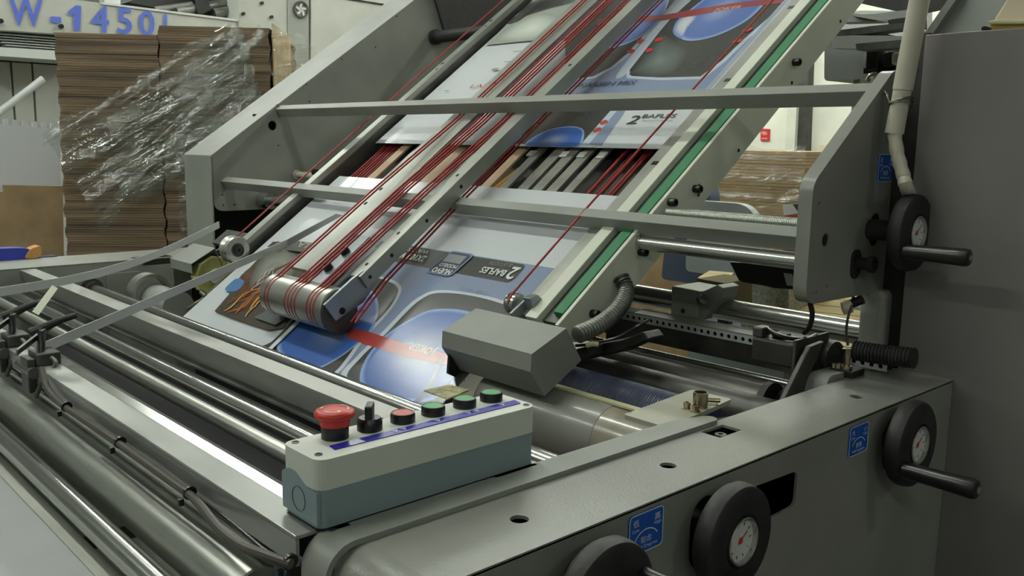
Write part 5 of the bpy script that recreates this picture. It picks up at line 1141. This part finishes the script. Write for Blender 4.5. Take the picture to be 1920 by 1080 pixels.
# white die cut sheet, brown sheet and blue bag at the left edge
ds = thing('die_cut_sheet', 'white die cut board with a row of tabs along its top edge', 'board', (-4.8, 1.2, -1.0))
a = (-4.8000, 1.0723, 0.0510); b = (-4.8000, 1.4011, 0.0282)
top = []
N = 8
for i in range(N):
    p = Vector(a).lerp(Vector(b), i / N); q = Vector(a).lerp(Vector(b), (i + 0.5) / N); r = Vector(a).lerp(Vector(b), (i + 0.68) / N); s_ = Vector(a).lerp(Vector(b), (i + 0.98) / N)
    top += [p + Vector((0, 0, 0.020)), q + Vector((0, 0, 0.022)), q + Vector((0, 0, -0.006)), s_ + Vector((0, 0, -0.004))]
pts = top + [(-4.8000, 1.3592, -0.6521), (-4.8000, 1.0247, -0.6243)]
ob('board', MB().prism(pts, (-0.012, 0, 0)), mat('white_board', (214, 218, 220), 0.6), ds)
ob('second_board', MB().prism([Vector(p) + Vector((-0.02, -0.012, -0.012)) for p in pts], (-0.012, 0, 0)), mat('white_board_back', (176, 180, 182), 0.6), ds)
tag(ob('brown_board', MB().prism([(-4.7000, 1.1086, -0.2381), (-4.7000, 1.3669, -0.2490), (-4.7000, 1.3334, -0.9572), (-4.7000, 0.9604, -0.9078), (-4.7000, 1.0056, -0.2722), (-4.7000, 1.1064, -0.2701)], (-0.02, 0, 0)), CARD), 'plain brown board leaning before the white die cut board', 'board')
tag(ob('blue_bag', MB().prism(catmull([(-3.1900, 0.6993, -0.3656), (-3.1900, 0.7448, -0.3620), (-3.1900, 0.8063, -0.3663), (-3.1900, 0.8180, -0.3810), (-3.1900, 0.8073, -0.3993), (-3.1900, 0.6970, -0.3993)], 4), (-0.05, 0, 0)), mat('royal_blue_plastic', (48, 60, 160), 0.4), bev=0.004), 'royal blue plastic bag lying on the far frame at the left', 'bag')
tag(ob('orange_rag', MB().prism(catmull([(-3.1850, 0.7999, -0.3965), (-3.1850, 0.8124, -0.3732), (-3.1850, 0.8304, -0.3640), (-3.1850, 0.8464, -0.3616), (-3.1850, 0.8487, -0.3757), (-3.1850, 0.8444, -0.3929), (-3.1850, 0.8282, -0.3986)], 4), (-0.05, 0, 0)), mat('dull_orange_cloth', (190, 140, 84), 0.8)), 'dull orange rag beside the blue bag', 'rag')
tag(ob('dark_sheet', MB().box(-3.235, -3.203, 0.5, 0.90, -0.401, -0.398), mat('navy_sheet', (28, 34, 70), 0.5)), 'dark navy strip lying along the back of the far frame', 'strip')

# ------------------------------------------------------------------ the lettered machine far behind at the left
XM = -6.3
mm = thing('lettered_machine', 'pale grey machine beam with large blue characters above the stacks', 'machine', (-6.4, 2.5, 0.3))
ob('beam', MB().prism([(-6.3000, 1.3790, 0.8560), (-6.3000, 2.1439, 0.8412), (-6.3000, 2.9740, 0.8213), (-6.3000, 3.3902, 0.8157), (-6.3000, 3.3830, 0.5765), (-6.3000, 2.5075, 0.6077), (-6.3000, 1.8563, 0.6249), (-6.3000, 1.5326, 0.6188), (-6.3000, 1.3616, 0.6158)], (-0.25, 0, 0)), MACH_W, mm)
ob('beam_top_edge', MB().prism([(-6.2900, 2.1342, 0.8458), (-6.2900, 2.9697, 0.8310), (-6.2900, 3.3850, 0.8221), (-6.2900, 3.3846, 0.8068), (-6.2900, 2.9692, 0.8163), (-6.2900, 2.1334, 0.8324)], (-0.25, 0, 0)), MACH_L, mm)
tx = MB()
base = Vector((-6.2880, 1.5609, 0.6487)); e_y = (Vector((-6.2880, 2.5789, 0.6692)) - base); e_y = e_y.normalized()
for ch, p, w_, h_ in (('W', (-6.2880, 1.5847, 0.6541), 0.185, 0.170), ('-', (-6.2880, 1.8227, 0.6924), 0.055, 0.030), ('4', (-6.2880, 2.0632, 0.6554), 0.105, 0.165), ('5', (-6.2880, 2.2275, 0.6597), 0.088, 0.16), ('0', (-6.2880, 2.3695, 0.6583), 0.095, 0.16), ('L', (-6.2880, 2.5344, 0.6584), 0.06, 0.15)):
    put_text(tx, ch, p, e_y, (0, 0.05, 1), w_, h_, 0, 0.004)
tx.prism([(-6.2900, 1.9282, 0.7647), (-6.2900, 1.9755, 0.8089), (-6.2900, 2.0077, 0.8091), (-6.2900, 1.9920, 0.6525), (-6.2900, 1.9533, 0.6524), (-6.2900, 1.9629, 0.7585), (-6.2900, 1.9328, 0.7358)], (0.002, 0, 0))
ob('lettering', tx, INK_B, mm)
for q in ((-6.2950, 1.8764, 0.6688), (-6.2950, 1.5349, 0.6688)):
    ob('bolt', MB().cyl(q, (q[0] + 0.03, q[1], q[2]), 0.014, n=12), BLACK, mm)
lou = MB()
for i in range(8):
    lou.obox((-6.5, 1.50 + 0.02 * i, 0.60 - 0.016 * i), (0.1, 0, 0), (0, 0.5, 0.002), (0, 0, 0.007))
ob('louvre', lou, MACH_L, mm)
ob('louvre_back', MB().box(-6.8, -6.6, 1.3, 2.2, 0.45, 0.64), GREY_D, mm)
ob('ledge', MB().prism([(-6.2500, 1.3437, 0.5124), (-6.2500, 1.5135, 0.5133), (-6.2500, 2.0035, 0.5115), (-6.2500, 2.0004, 0.4581), (-6.2500, 1.8566, 0.4583), (-6.2500, 1.5099, 0.4598), (-6.2500, 1.3401, 0.4631)], (-0.4, 0, 0)), MACH_L, mm)
ob('column', MB().box(-6.7, -6.6, 3.6, 3.75, -1.351, 0.7), MACH_G, mm)
y_ = 1.2
for wd in (0.30, 0.155, 0.125, 0.20, 0.25, 0.25):
    ob('lower_panel', MB().box(-6.62, -6.6, y_ + 0.006, y_ + wd - 0.006, -1.351, 0.46), MACH_W, mm, bev=0.004)
    y_ += wd
ob('seam_backing', MB().box(-6.64, -6.625, 1.2, 2.5, -1.351, 0.46), MACH_G, mm)
tag(ob('leaning_rod', MB().cyl((-6.0000, 1.3686, 0.0735), (-6.0000, 1.6736, 0.3235), 0.022, n=14), GALV), 'silver rod slanting up before the pale machine panels', 'rod')
mc = thing('switch_cabinet', 'mid grey switch cabinet with a round fan vent at the top left', 'cabinet', (-6.4, 3.5, -1.351))
ob('left_body', MB().prism([(-6.2800, 3.0905, 1.1830), (-6.2800, 3.4786, 1.2344), (-6.2800, 3.4580, 0.5027), (-6.2800, 3.0649, 0.4784)], (-0.3, 0, 0)), MACH_W, mc)
ob('fan_body', MB().prism([(-6.2700, 3.4731, 1.2324), (-6.2700, 3.6466, 1.2554), (-6.2700, 3.6284, 0.5128), (-6.2700, 3.4525, 0.5019)], (-0.3, 0, 0)), MACH_G, mc)
ob('door', MB().prism([(-6.2700, 3.6647, 1.2578), (-6.2700, 5.3321, 1.4785), (-6.2700, 5.3436, 0.4798), (-6.2700, 3.6439, 0.3943)], (-0.3, 0, 0)), MACH_W, mc, bev=0.004)
ob('door_seam', MB().prism([(-6.2620, 3.9690, 1.0747), (-6.2620, 4.3175, 1.0683), (-6.2620, 4.3174, 1.0559), (-6.2620, 3.9688, 1.0627)], (-0.02, 0, 0)), DARK, mc)
fc = (-6.2650, 3.5686, 0.9455)
ob('fan_vent', MB().lathe(fc, (1, 0, 0), [(0, 0.062), (0.012, 0.062), (0.012, 0.048), (0, 0.048)], 28, caps=False), GREY_D, mc)
fb = MB()
for i in range(5):
    a = 2 * math.pi * i / 5
    fb.obox(Vector(fc) + Vector((0.001, 0, 0)), Vector((0, math.cos(a), math.sin(a))) * 0.046, Vector((0, -math.sin(a), math.cos(a))) * 0.018, (0.004, 0, 0))
ob('fan_blade', fb, MACH_L, mc)
for q in ((-6.2800, 3.2560, 0.9595), (-6.2800, 3.1077, 0.8696), (-6.2800, 3.3295, 0.8692)):
    ob('bolt', MB().cyl(q, (q[0] + 0.02, q[1], q[2]), 0.012, n=10), BLACK, mc)
dp = thing('machine_gear', 'dark oily drive parts above the lettered beam', 'machine', (-6.7, 3.0, 0.9))
ob('dark_body', MB().prism([(-6.6000, 2.4179, 0.9069), (-6.6000, 2.6075, 1.0145), (-6.6000, 3.3837, 1.1837), (-6.6000, 3.2857, 0.8612), (-6.6000, 2.9511, 0.8595)], (-0.2, 0, 0)), BLACK_R, dp)
for a, b, r in (((-6.5000, 2.7120, 0.8638), (-6.5000, 3.1987, 0.9898), 0.035), ((-6.5000, 2.5613, 0.8627), (-6.5000, 2.8309, 0.9274), 0.02), ((-6.4800, 2.9788, 0.8743), (-6.4800, 3.1953, 0.9342), 0.04)):
    ob('drive_shaft', MB().cyl(a, b, r, n=16), STEEL_D, dp)
ob('gear_post', MB().prism([(-6.4500, 2.8214, 1.0236), (-6.4500, 2.9080, 1.0338), (-6.4500, 2.9501, 0.8984), (-6.4500, 2.8527, 0.8443)], (-0.08, 0, 0)), BLACK, dp)
tag(ob('machine_post', MB().prism([(-6.5000, 2.2347, 1.0285), (-6.5000, 2.3396, 1.0416), (-6.5000, 2.3298, 0.8597), (-6.5000, 2.2254, 0.8624)], (-0.1, 0, 0)), MACH_L), 'white upright panel behind the lettered beam', 'panel')

# ------------------------------------------------------------------ things seen through the gap at the right
t = stack('wrapped_stack', 'brown board stack wrapped in shiny film against the white wall', Vector((-3.55, 4.9, 0)), Vector((1, 0, 0)), Vector((0, 1, 0)), 0.75, 0.8, -1.20, -0.04, 60, CARD, 0.006)
film([(-3.57, 4.86, -0.02), (-2.78, 4.86, -0.02), (-2.78, 4.86, -0.7), (-3.57, 4.86, -0.7)], 12, 60, 0.022, 5.0, 21, 'stretch_film', 'shiny clear film wound around the brown stack at the wall')['group'] = 'clear film on the stack at the wall'
ch = thing('task_chair', 'blue grey task chair whose clear wrapped backrest shows behind the lead screw', 'chair', (-2.45, 3.6, -1.351))
bk_ = rpoly([(-2.66, -0.62), (-2.66, -0.272), (-2.30, -0.272), (-2.27, -0.36), (-2.26, -0.62)], [0.03, 0.05, 0.10, 0.04, 0.03], 6)
ob('backrest', MB().py(bk_, 3.6, 3.65), CHAIR_C, ch, bev=0.012)
ob('back_shell', MB().py([(x + 0.0, z) for x, z in rpoly([(-2.90, -0.70), (-2.86, -0.20), (-2.72, -0.12), (-2.62, -0.22), (-2.60, -0.70)], [0.03, 0.06, 0.05, 0.06, 0.03], 6)], 3.72, 3.80), CHAIR_B, ch, bev=0.015)
ob('seat', MB().box(-2.72, -2.22, 3.30, 3.75, -0.93, -0.86), CHAIR_B, ch, bev=0.02)
ob('post', MB().cyl((-2.47, 3.5, -1.28), (-2.47, 3.5, -0.93), 0.025, n=14), BLACK, ch)
ob('back_post', MB().box(-2.50, -2.44, 3.66, 3.70, -0.95, -0.55), BLACK, ch)
for i in range(5):
    a = 2 * math.pi * i / 5 + 0.3
    ob('foot', MB().cyl((-2.47, 3.5, -1.29), (-2.47 + 0.28 * math.cos(a), 3.5 + 0.28 * math.sin(a), -1.32), 0.025, 0.018, n=10), BLACK, ch)
tag(ob('white_carton', MB().prism([(-2.3308, 3.9000, -0.2863), (-2.2058, 3.9000, -0.2661), (-2.2001, 3.9000, -0.3434), (-2.3179, 3.9000, -0.3469)], (0, 0.3, 0)), MACH_L), 'white slatted box lid beside the chair back', 'box')
tag(ob('grey_bars', MB().prism([(-2.2480, 3.8500, -0.2769), (-2.2206, 3.8500, -0.2727), (-2.1907, 3.8500, -0.3056), (-2.2179, 3.8500, -0.3099)], (0, 0.02, 0)), GREY_D), 'grey bar lying across the white box lid', 'bar')
tag(ob('red_tray', MB().prism([(-2.2592, 3.8000, -0.3281), (-2.1459, 3.8000, -0.3054), (-2.0648, 3.8000, -1.4114), (-2.1959, 3.8000, -1.4331)], (0, 0.2, 0)), mat('dull_red', (150, 70, 60), 0.6)), 'dull red tray edge under the white box lid', 'tray')
tag(ob('brown_board', MB().prism([(-3.6968, 4.1000, -0.5594), (-2.9446, 4.1000, -0.4948), (-2.9046, 4.1000, -1.6256), (-3.6488, 4.1000, -1.7640)], (0, 0.04, 0)), CARD), 'large brown board seen under the polished guide shaft', 'board')
tag(ob('black_post', MB().prism([(-2.7994, 3.9000, -0.5545), (-2.7068, 3.9000, -0.5453), (-2.6891, 3.9000, -1.5717), (-2.7779, 3.9000, -1.5891)], (0, 0.06, 0)), BLACK), 'short black post beside the yellow block', 'post')
tag(ob('pale_door', MB().prism([(-2.7745, 4.0000, -0.5875), (-2.5766, 4.0000, -0.5670), (-2.5458, 4.0000, -1.5414), (-2.7457, 4.0000, -1.5845)], (0, 0.03, 0)), PALE_B), 'pale blue grey panel behind the yellow block', 'panel')
yb = thing('yellow_block', 'yellow topped foam block behind the grey cast block', 'foam block', (-2.2, 3.3, -0.7))
ob('block_top', MB().pz([(p[0], p[1]) for p in ((-2.0134, 2.8029, -0.5000), (-1.8764, 2.7903, -0.5000), (-2.0029, 3.0259, -0.5000), (-2.0980, 2.9969, -0.5000))], -0.53, -0.50), CARD_Y, yb, bev=0.003)
ob('block_side', MB().prism([(-1.6539, 2.3000, -0.4138), (-1.5541, 2.3000, -0.4163), (-1.5491, 2.3000, -0.4959), (-1.6484, 2.3000, -0.5106)], (0, 0.15, 0)), mat('khaki_foam', (118, 108, 78), 0.9, 0, (60, 0.5, 0.002)), yb)
tag(ob('pale_carton', MB().prism([(-1.7571, 2.6000, -0.4651), (-1.6719, 2.6000, -0.4131), (-1.6579, 2.6000, -0.5650), (-1.7522, 2.6000, -0.5794)], (0, 0.02, 0)), PALE_B), 'pale blue carton side behind the grey cast block', 'carton')
fo = thing('foam_bale', 'speckled grey foam bale behind the polished shaft', 'foam bale', (-1.9, 2.9, -0.8))
ob('bale', MB().prism([(-1.7546, 2.7000, -0.4781), (-1.5709, 2.7000, -0.4658), (-1.5500, 2.7000, -0.8178), (-1.7346, 2.7000, -0.8578)], (0, 0.25, 0)), TERR, fo)
ob('yellow_knot', MB().lathe((-1.6162, 2.6900, -0.5364), (0, 1, 0), [(-0.006, 0.0), (-0.004, 0.010), (0.004, 0.012), (0.01, 0.006)], 10), CARD_Y, fo)
tag(ob('pale_sheet', MB().prism([(-1.9311, 2.6500, -0.7312), (-1.5400, 2.6500, -0.7335), (-1.5350, 2.6500, -0.8609), (-1.9188, 2.6500, -0.9493)], (0, 0.03, 0)), PALE_B), 'pale speckled sheet under the perforated rail', 'sheet')
bn = thing('dark_bin', 'tilted black plastic bin with a white paper label under the guide shaft', 'bin', (-1.75, 2.2, -0.4))
ob('bin_body', MB().prism([(-1.4760, 2.2000, -0.3334), (-1.2984, 2.2000, -0.3259), (-1.1569, 2.2000, -0.3411), (-1.1539, 2.2000, -0.3803), (-1.3266, 2.2000, -0.3930), (-1.3604, 2.2000, -0.3899), (-1.4191, 2.2000, -0.3897), (-1.4406, 2.2000, -0.3847)], (0, 0.3, 0)), BLACK, bn, bev=0.006)
ob('paper_label', MB().prism([(-1.2956, 2.1950, -0.3457), (-1.2714, 2.1950, -0.3458), (-1.2563, 2.1950, -0.3775), (-1.2836, 2.1950, -0.3780)], (0, 0.004, 0)), MACH_L, bn)
ys = thing('yellow_board_pile', 'pile of yellow boards with dark gaps seen below the slope plate', 'board stack', (-1.5, 2.6, -0.9))
m_ = MB()
for i in range(15):
    y0_ = 2.42 + 0.085 * i
    m_.obox((-0.575 * y0_ + 0.01, y0_, -0.600 + 0.0085 * i), (0.75, 0.24, 0), (-0.035, 0.070, 0.010), (0, 0, 0.012))
q = ob('boards', m_, CARD_Y, ys)
q['kind'] = 'stuff'
ob('pile_core', MB().box(-1.30, -0.8, 2.7, 3.6, -1.351, -0.62), CARD, ys)
tag(ob('chrome_handle', MB().tube([tuple(p) for p in catmull([(-0.8591, 1.7500, -0.3079), (-0.8432, 1.7500, -0.2948), (-0.8253, 1.7500, -0.2956), (-0.8240, 1.7500, -0.3248), (-0.8333, 1.7500, -0.3482)], 5, False)], 0.006, 10), CHROME), 'bent chrome handle by the lower post of the slope plate', 'handle')
tag(ob('flat_rail', MB().prism([(-0.8577, 1.7200, -0.3198), (-0.7990, 1.7200, -0.3198), (-0.7985, 1.7200, -0.3261), (-0.8572, 1.7200, -0.3263)], (0, 0.03, 0)), ALU), 'flat aluminium strip behind the round cream knob', 'strip')

# upper right: framework, control box and cover behind the cabinet
fr = thing('upper_framework', 'grey steel framework with dark rollers high behind the conveyor', 'machine frame', (-1.6, 3.6, 0.2))
for nm, pts_, mm_ in (('dark_roller', [(-1.7872, 3.4000, 0.6115), (-1.3876, 3.4000, 0.5670), (-1.4001, 3.4000, 0.5030), (-1.5700, 3.4000, 0.4834), (-1.7556, 3.4000, 0.5374)], BLACK_R), ('frame_bar', [(-1.8224, 3.3800, 0.4979), (-1.6828, 3.3800, 0.4895), (-1.5229, 3.3800, 0.4940), (-1.5206, 3.3800, 0.4676), (-1.6806, 3.3800, 0.4622), (-1.8269, 3.3800, 0.4703)], MACH_G), ('frame_bar', [(-1.8074, 3.3000, 0.4297), (-1.6396, 3.3000, 0.4360), (-1.4830, 3.3000, 0.4381), (-1.4814, 3.3000, 0.4197), (-1.6783, 3.3000, 0.4084), (-1.8147, 3.3000, 0.4105)], GREY_D), ('frame_bar', [(-1.7578, 3.3600, 0.4981), (-1.5689, 3.3600, 0.4510), (-1.5680, 3.3600, 0.4396), (-1.7612, 3.3600, 0.4866)], ALU), ('frame_bar', [(-1.7997, 3.5000, 0.4591), (-1.6083, 3.5000, 0.4048), (-1.6114, 3.5000, 0.3932), (-1.8076, 3.5000, 0.4474)], GREY_D), ('dark_roller', [(-1.6168, 3.3500, 0.4578), (-1.5071, 3.3500, 0.4635), (-1.5035, 3.3500, 0.4223), (-1.6067, 3.3500, 0.4342)], BLACK_R), ('lower_beam', [(-1.8059, 3.3000, 0.4098), (-1.7200, 3.3000, 0.4076), (-1.4785, 3.3000, 0.3864), (-1.4760, 3.3000, 0.3568), (-1.6739, 3.3000, 0.3543), (-1.8025, 3.3000, 0.3662)], MACH_G), ('cross_beam', [(-1.6831, 3.2500, 0.3701), (-1.4555, 3.2500, 0.3733), (-1.4530, 3.2500, 0.3441), (-1.6771, 3.2500, 0.3468)], GREY_D)):
    ob(nm, MB().prism(pts_, (0, 0.08, 0)), mm_, fr)
ob('back_panel', MB().prism([(-2.5891, 4.6000, 0.7092), (-2.0190, 4.6000, 0.6573), (-2.0022, 4.6000, 0.4657), (-2.5733, 4.6000, 0.5003)], (0, 0.05, 0)), MACH_L, fr)
_p = (-1.5148, 3.4200, 0.4239)
for yy_ in (3.44, 4.58):
    ob('frame_post', MB().box(_p[0] - 0.01, _p[0] + 0.05, yy_ - 0.03, yy_ + 0.03, -1.351, _p[2] - 0.01), MACH_G, fr)
ob('frame_arm', MB().box(_p[0], _p[0] + 0.04, 3.44, 4.6, 0.28, 0.34), MACH_G, fr)
cbx = thing('control_box', 'grey rounded control box below the upper framework', 'control box', (-1.9, 3.6, 0.1))
bp_ = [(p[0], p[2]) for p in [(-2.0041, 3.6000, 0.4539), (-1.8076, 3.6000, 0.4355), (-1.8030, 3.6000, 0.2673), (-1.9923, 3.6000, 0.2658)]]
ob('box_body', MB().py(rpoly(bp_, [0.03, 0.01, 0.01, 0.02]), 3.6, 3.9), mat('control_box_grey', (112, 116, 112), 0.5), cbx, bev=0.004)
_p = (-1.8649, 3.7000, 0.1613); 
ob('box_post', MB().box(_p[0] - 0.017, _p[0] + 0.10, 3.64, 3.76, -1.351, 0.30), MACH_G, cbx)
ct = thing('wiring_panel', 'open panel with dark contactors and a perforated white strip beside the conduit', 'wiring panel', (-1.6, 3.4, 0.0))
ob('panel', MB().prism([(-1.7716, 3.5000, 0.3837), (-1.5654, 3.5000, 0.3784), (-1.5694, 3.5000, 0.2369), (-1.7825, 3.5000, 0.2444)], (0, 0.03, 0)), MACH_G, ct)
_p = (-1.6087, 3.5300, 0.2519)
ob('panel_post', MB().box(_p[0], _p[0] + 0.06, 3.53, 3.58, -1.351, _p[2] + 0.05), MACH_G, ct)
ob('contactor', MB().prism([(-1.7257, 3.4200, 0.3606), (-1.6792, 3.4200, 0.3617), (-1.6753, 3.4200, 0.2883), (-1.7240, 3.4200, 0.2865)], (0, 0.08, 0)), BLACK, ct, bev=0.006)
ob('contactor', MB().prism([(-1.6595, 3.4200, 0.3507), (-1.6204, 3.4200, 0.3523), (-1.6199, 3.4200, 0.2975), (-1.6572, 3.4200, 0.2973)], (0, 0.08, 0)), BLACK_R, ct, bev=0.006)
ob('relay', MB().prism([(-1.6186, 3.4000, 0.3449), (-1.5704, 3.4000, 0.3478), (-1.5703, 3.4000, 0.2996), (-1.6149, 3.4000, 0.2999)], (0, 0.06, 0)), MACH_W, ct, bev=0.01)
ob('cable_duct', MB().prism([(-1.7413, 3.4400, 0.2966), (-1.6215, 3.4400, 0.3028), (-1.6195, 3.4400, 0.2790), (-1.7396, 3.4400, 0.2763)], (0, 0.06, 0)), BLACK, ct)
for r_ in range(2):
    for c_ in range(8):
        q = Vector((-1.6606, 3.4400, 0.2490)) + Vector((0.0165 * c_, 0, 0.0165 * r_ + 0.004 * c_))
        ob('duct_tooth', MB().obox(q, (0.010, 0, 0.001), (0, 0.03, 0), (0, 0, 0.010)), MACH_L, ct)
for r_ in range(2):
    for c_ in range(4):
        q = Vector((-1.6386, 3.4500, 0.3536)) + Vector((0.0165 * c_, 0, 0.0165 * r_))
        ob('duct_tooth', MB().obox(q, (0.010, 0, 0.001), (0, 0.03, 0), (0, 0, 0.010)), MACH_L, ct)
for (u0, v0) in ((1628, 150),):
    ob('chrome_tap', MB().tube([tuple(p) for p in catmull([(-1.7079, 3.4200, 0.2457), (-1.6967, 3.4200, 0.2653), (-1.6715, 3.4200, 0.2682)], 4, False)], 0.012, 8), CHROME, ct)
cv2 = thing('sloping_cover', 'sloping grey machine cover rising behind the cabinet top', 'machine cover', (-0.6, 2.4, 0.2))
ob('cover', MB().prism([(-1.0624, 2.4500, 0.2817), (-0.9901, 2.4500, 0.3867), (-0.7648, 2.4500, 0.3631), (-0.7544, 2.4500, 0.2599)], (0, 0.3, 0)), MACH_G, cv2, bev=0.004)
_p = (-0.8996, 2.5500, 0.3181)
ob('cover_stand', MB().box(_p[0] - 0.15, _p[0] + 0.15, 2.48, 2.72, -1.351, _p[2] - 0.02), MACH_G, cv2)
ob('cover_edge', MB().prism([(-1.0729, 2.4200, 0.2799), (-1.0042, 2.4200, 0.3847), (-0.9832, 2.4200, 0.3825), (-1.0508, 2.4200, 0.2783)], (0, 0.3, 0)), PAINT, cv2, bev=0.003)
cr = thing('cream_tub', 'cream tub with a yellow rim on top of the cabinet at the right edge', 'tub', (-0.45, 1.78, 0.19))
ob('tub', MB().prism([(-0.6177, 1.6600, 0.2115), (-0.6006, 1.6600, 0.2427), (-0.5914, 1.6600, 0.2673), (-0.5042, 1.6600, 0.2576), (-0.4983, 1.6600, 0.1999), (-0.6121, 1.6600, 0.2058)], (0, 0.25, 0)), mat('pinkish_cream', (206, 190, 166), 0.5), cr, bev=0.008)
ob('rim', MB().prism([(-0.6222, 1.6450, 0.2087), (-0.6089, 1.6450, 0.2110), (-0.4943, 1.6450, 0.2030), (-0.4935, 1.6450, 0.1948), (-0.6132, 1.6450, 0.2028)], (0, 0.28, 0)), CREAM, cr, bev=0.004)
ob('yellow_base', MB().prism([(-0.6184, 1.6500, 0.2037), (-0.4952, 1.6500, 0.1970), (-0.4946, 1.6500, 0.1912), (-0.6142, 1.6500, 0.1947)], (0, 0.27, 0)), mat('mustard', (150, 124, 40), 0.6), cr)
tag(ob('round_stop', MB().prism([(-0.6317, 1.6450, 0.2008), (-0.6234, 1.6450, 0.2036), (-0.6191, 1.6450, 0.1937), (-0.6310, 1.6450, 0.1938)], (0, 0.05, 0)), BLACK_R, bev=0.004), 'small black knob on the cabinet top by the cream tub', 'knob')
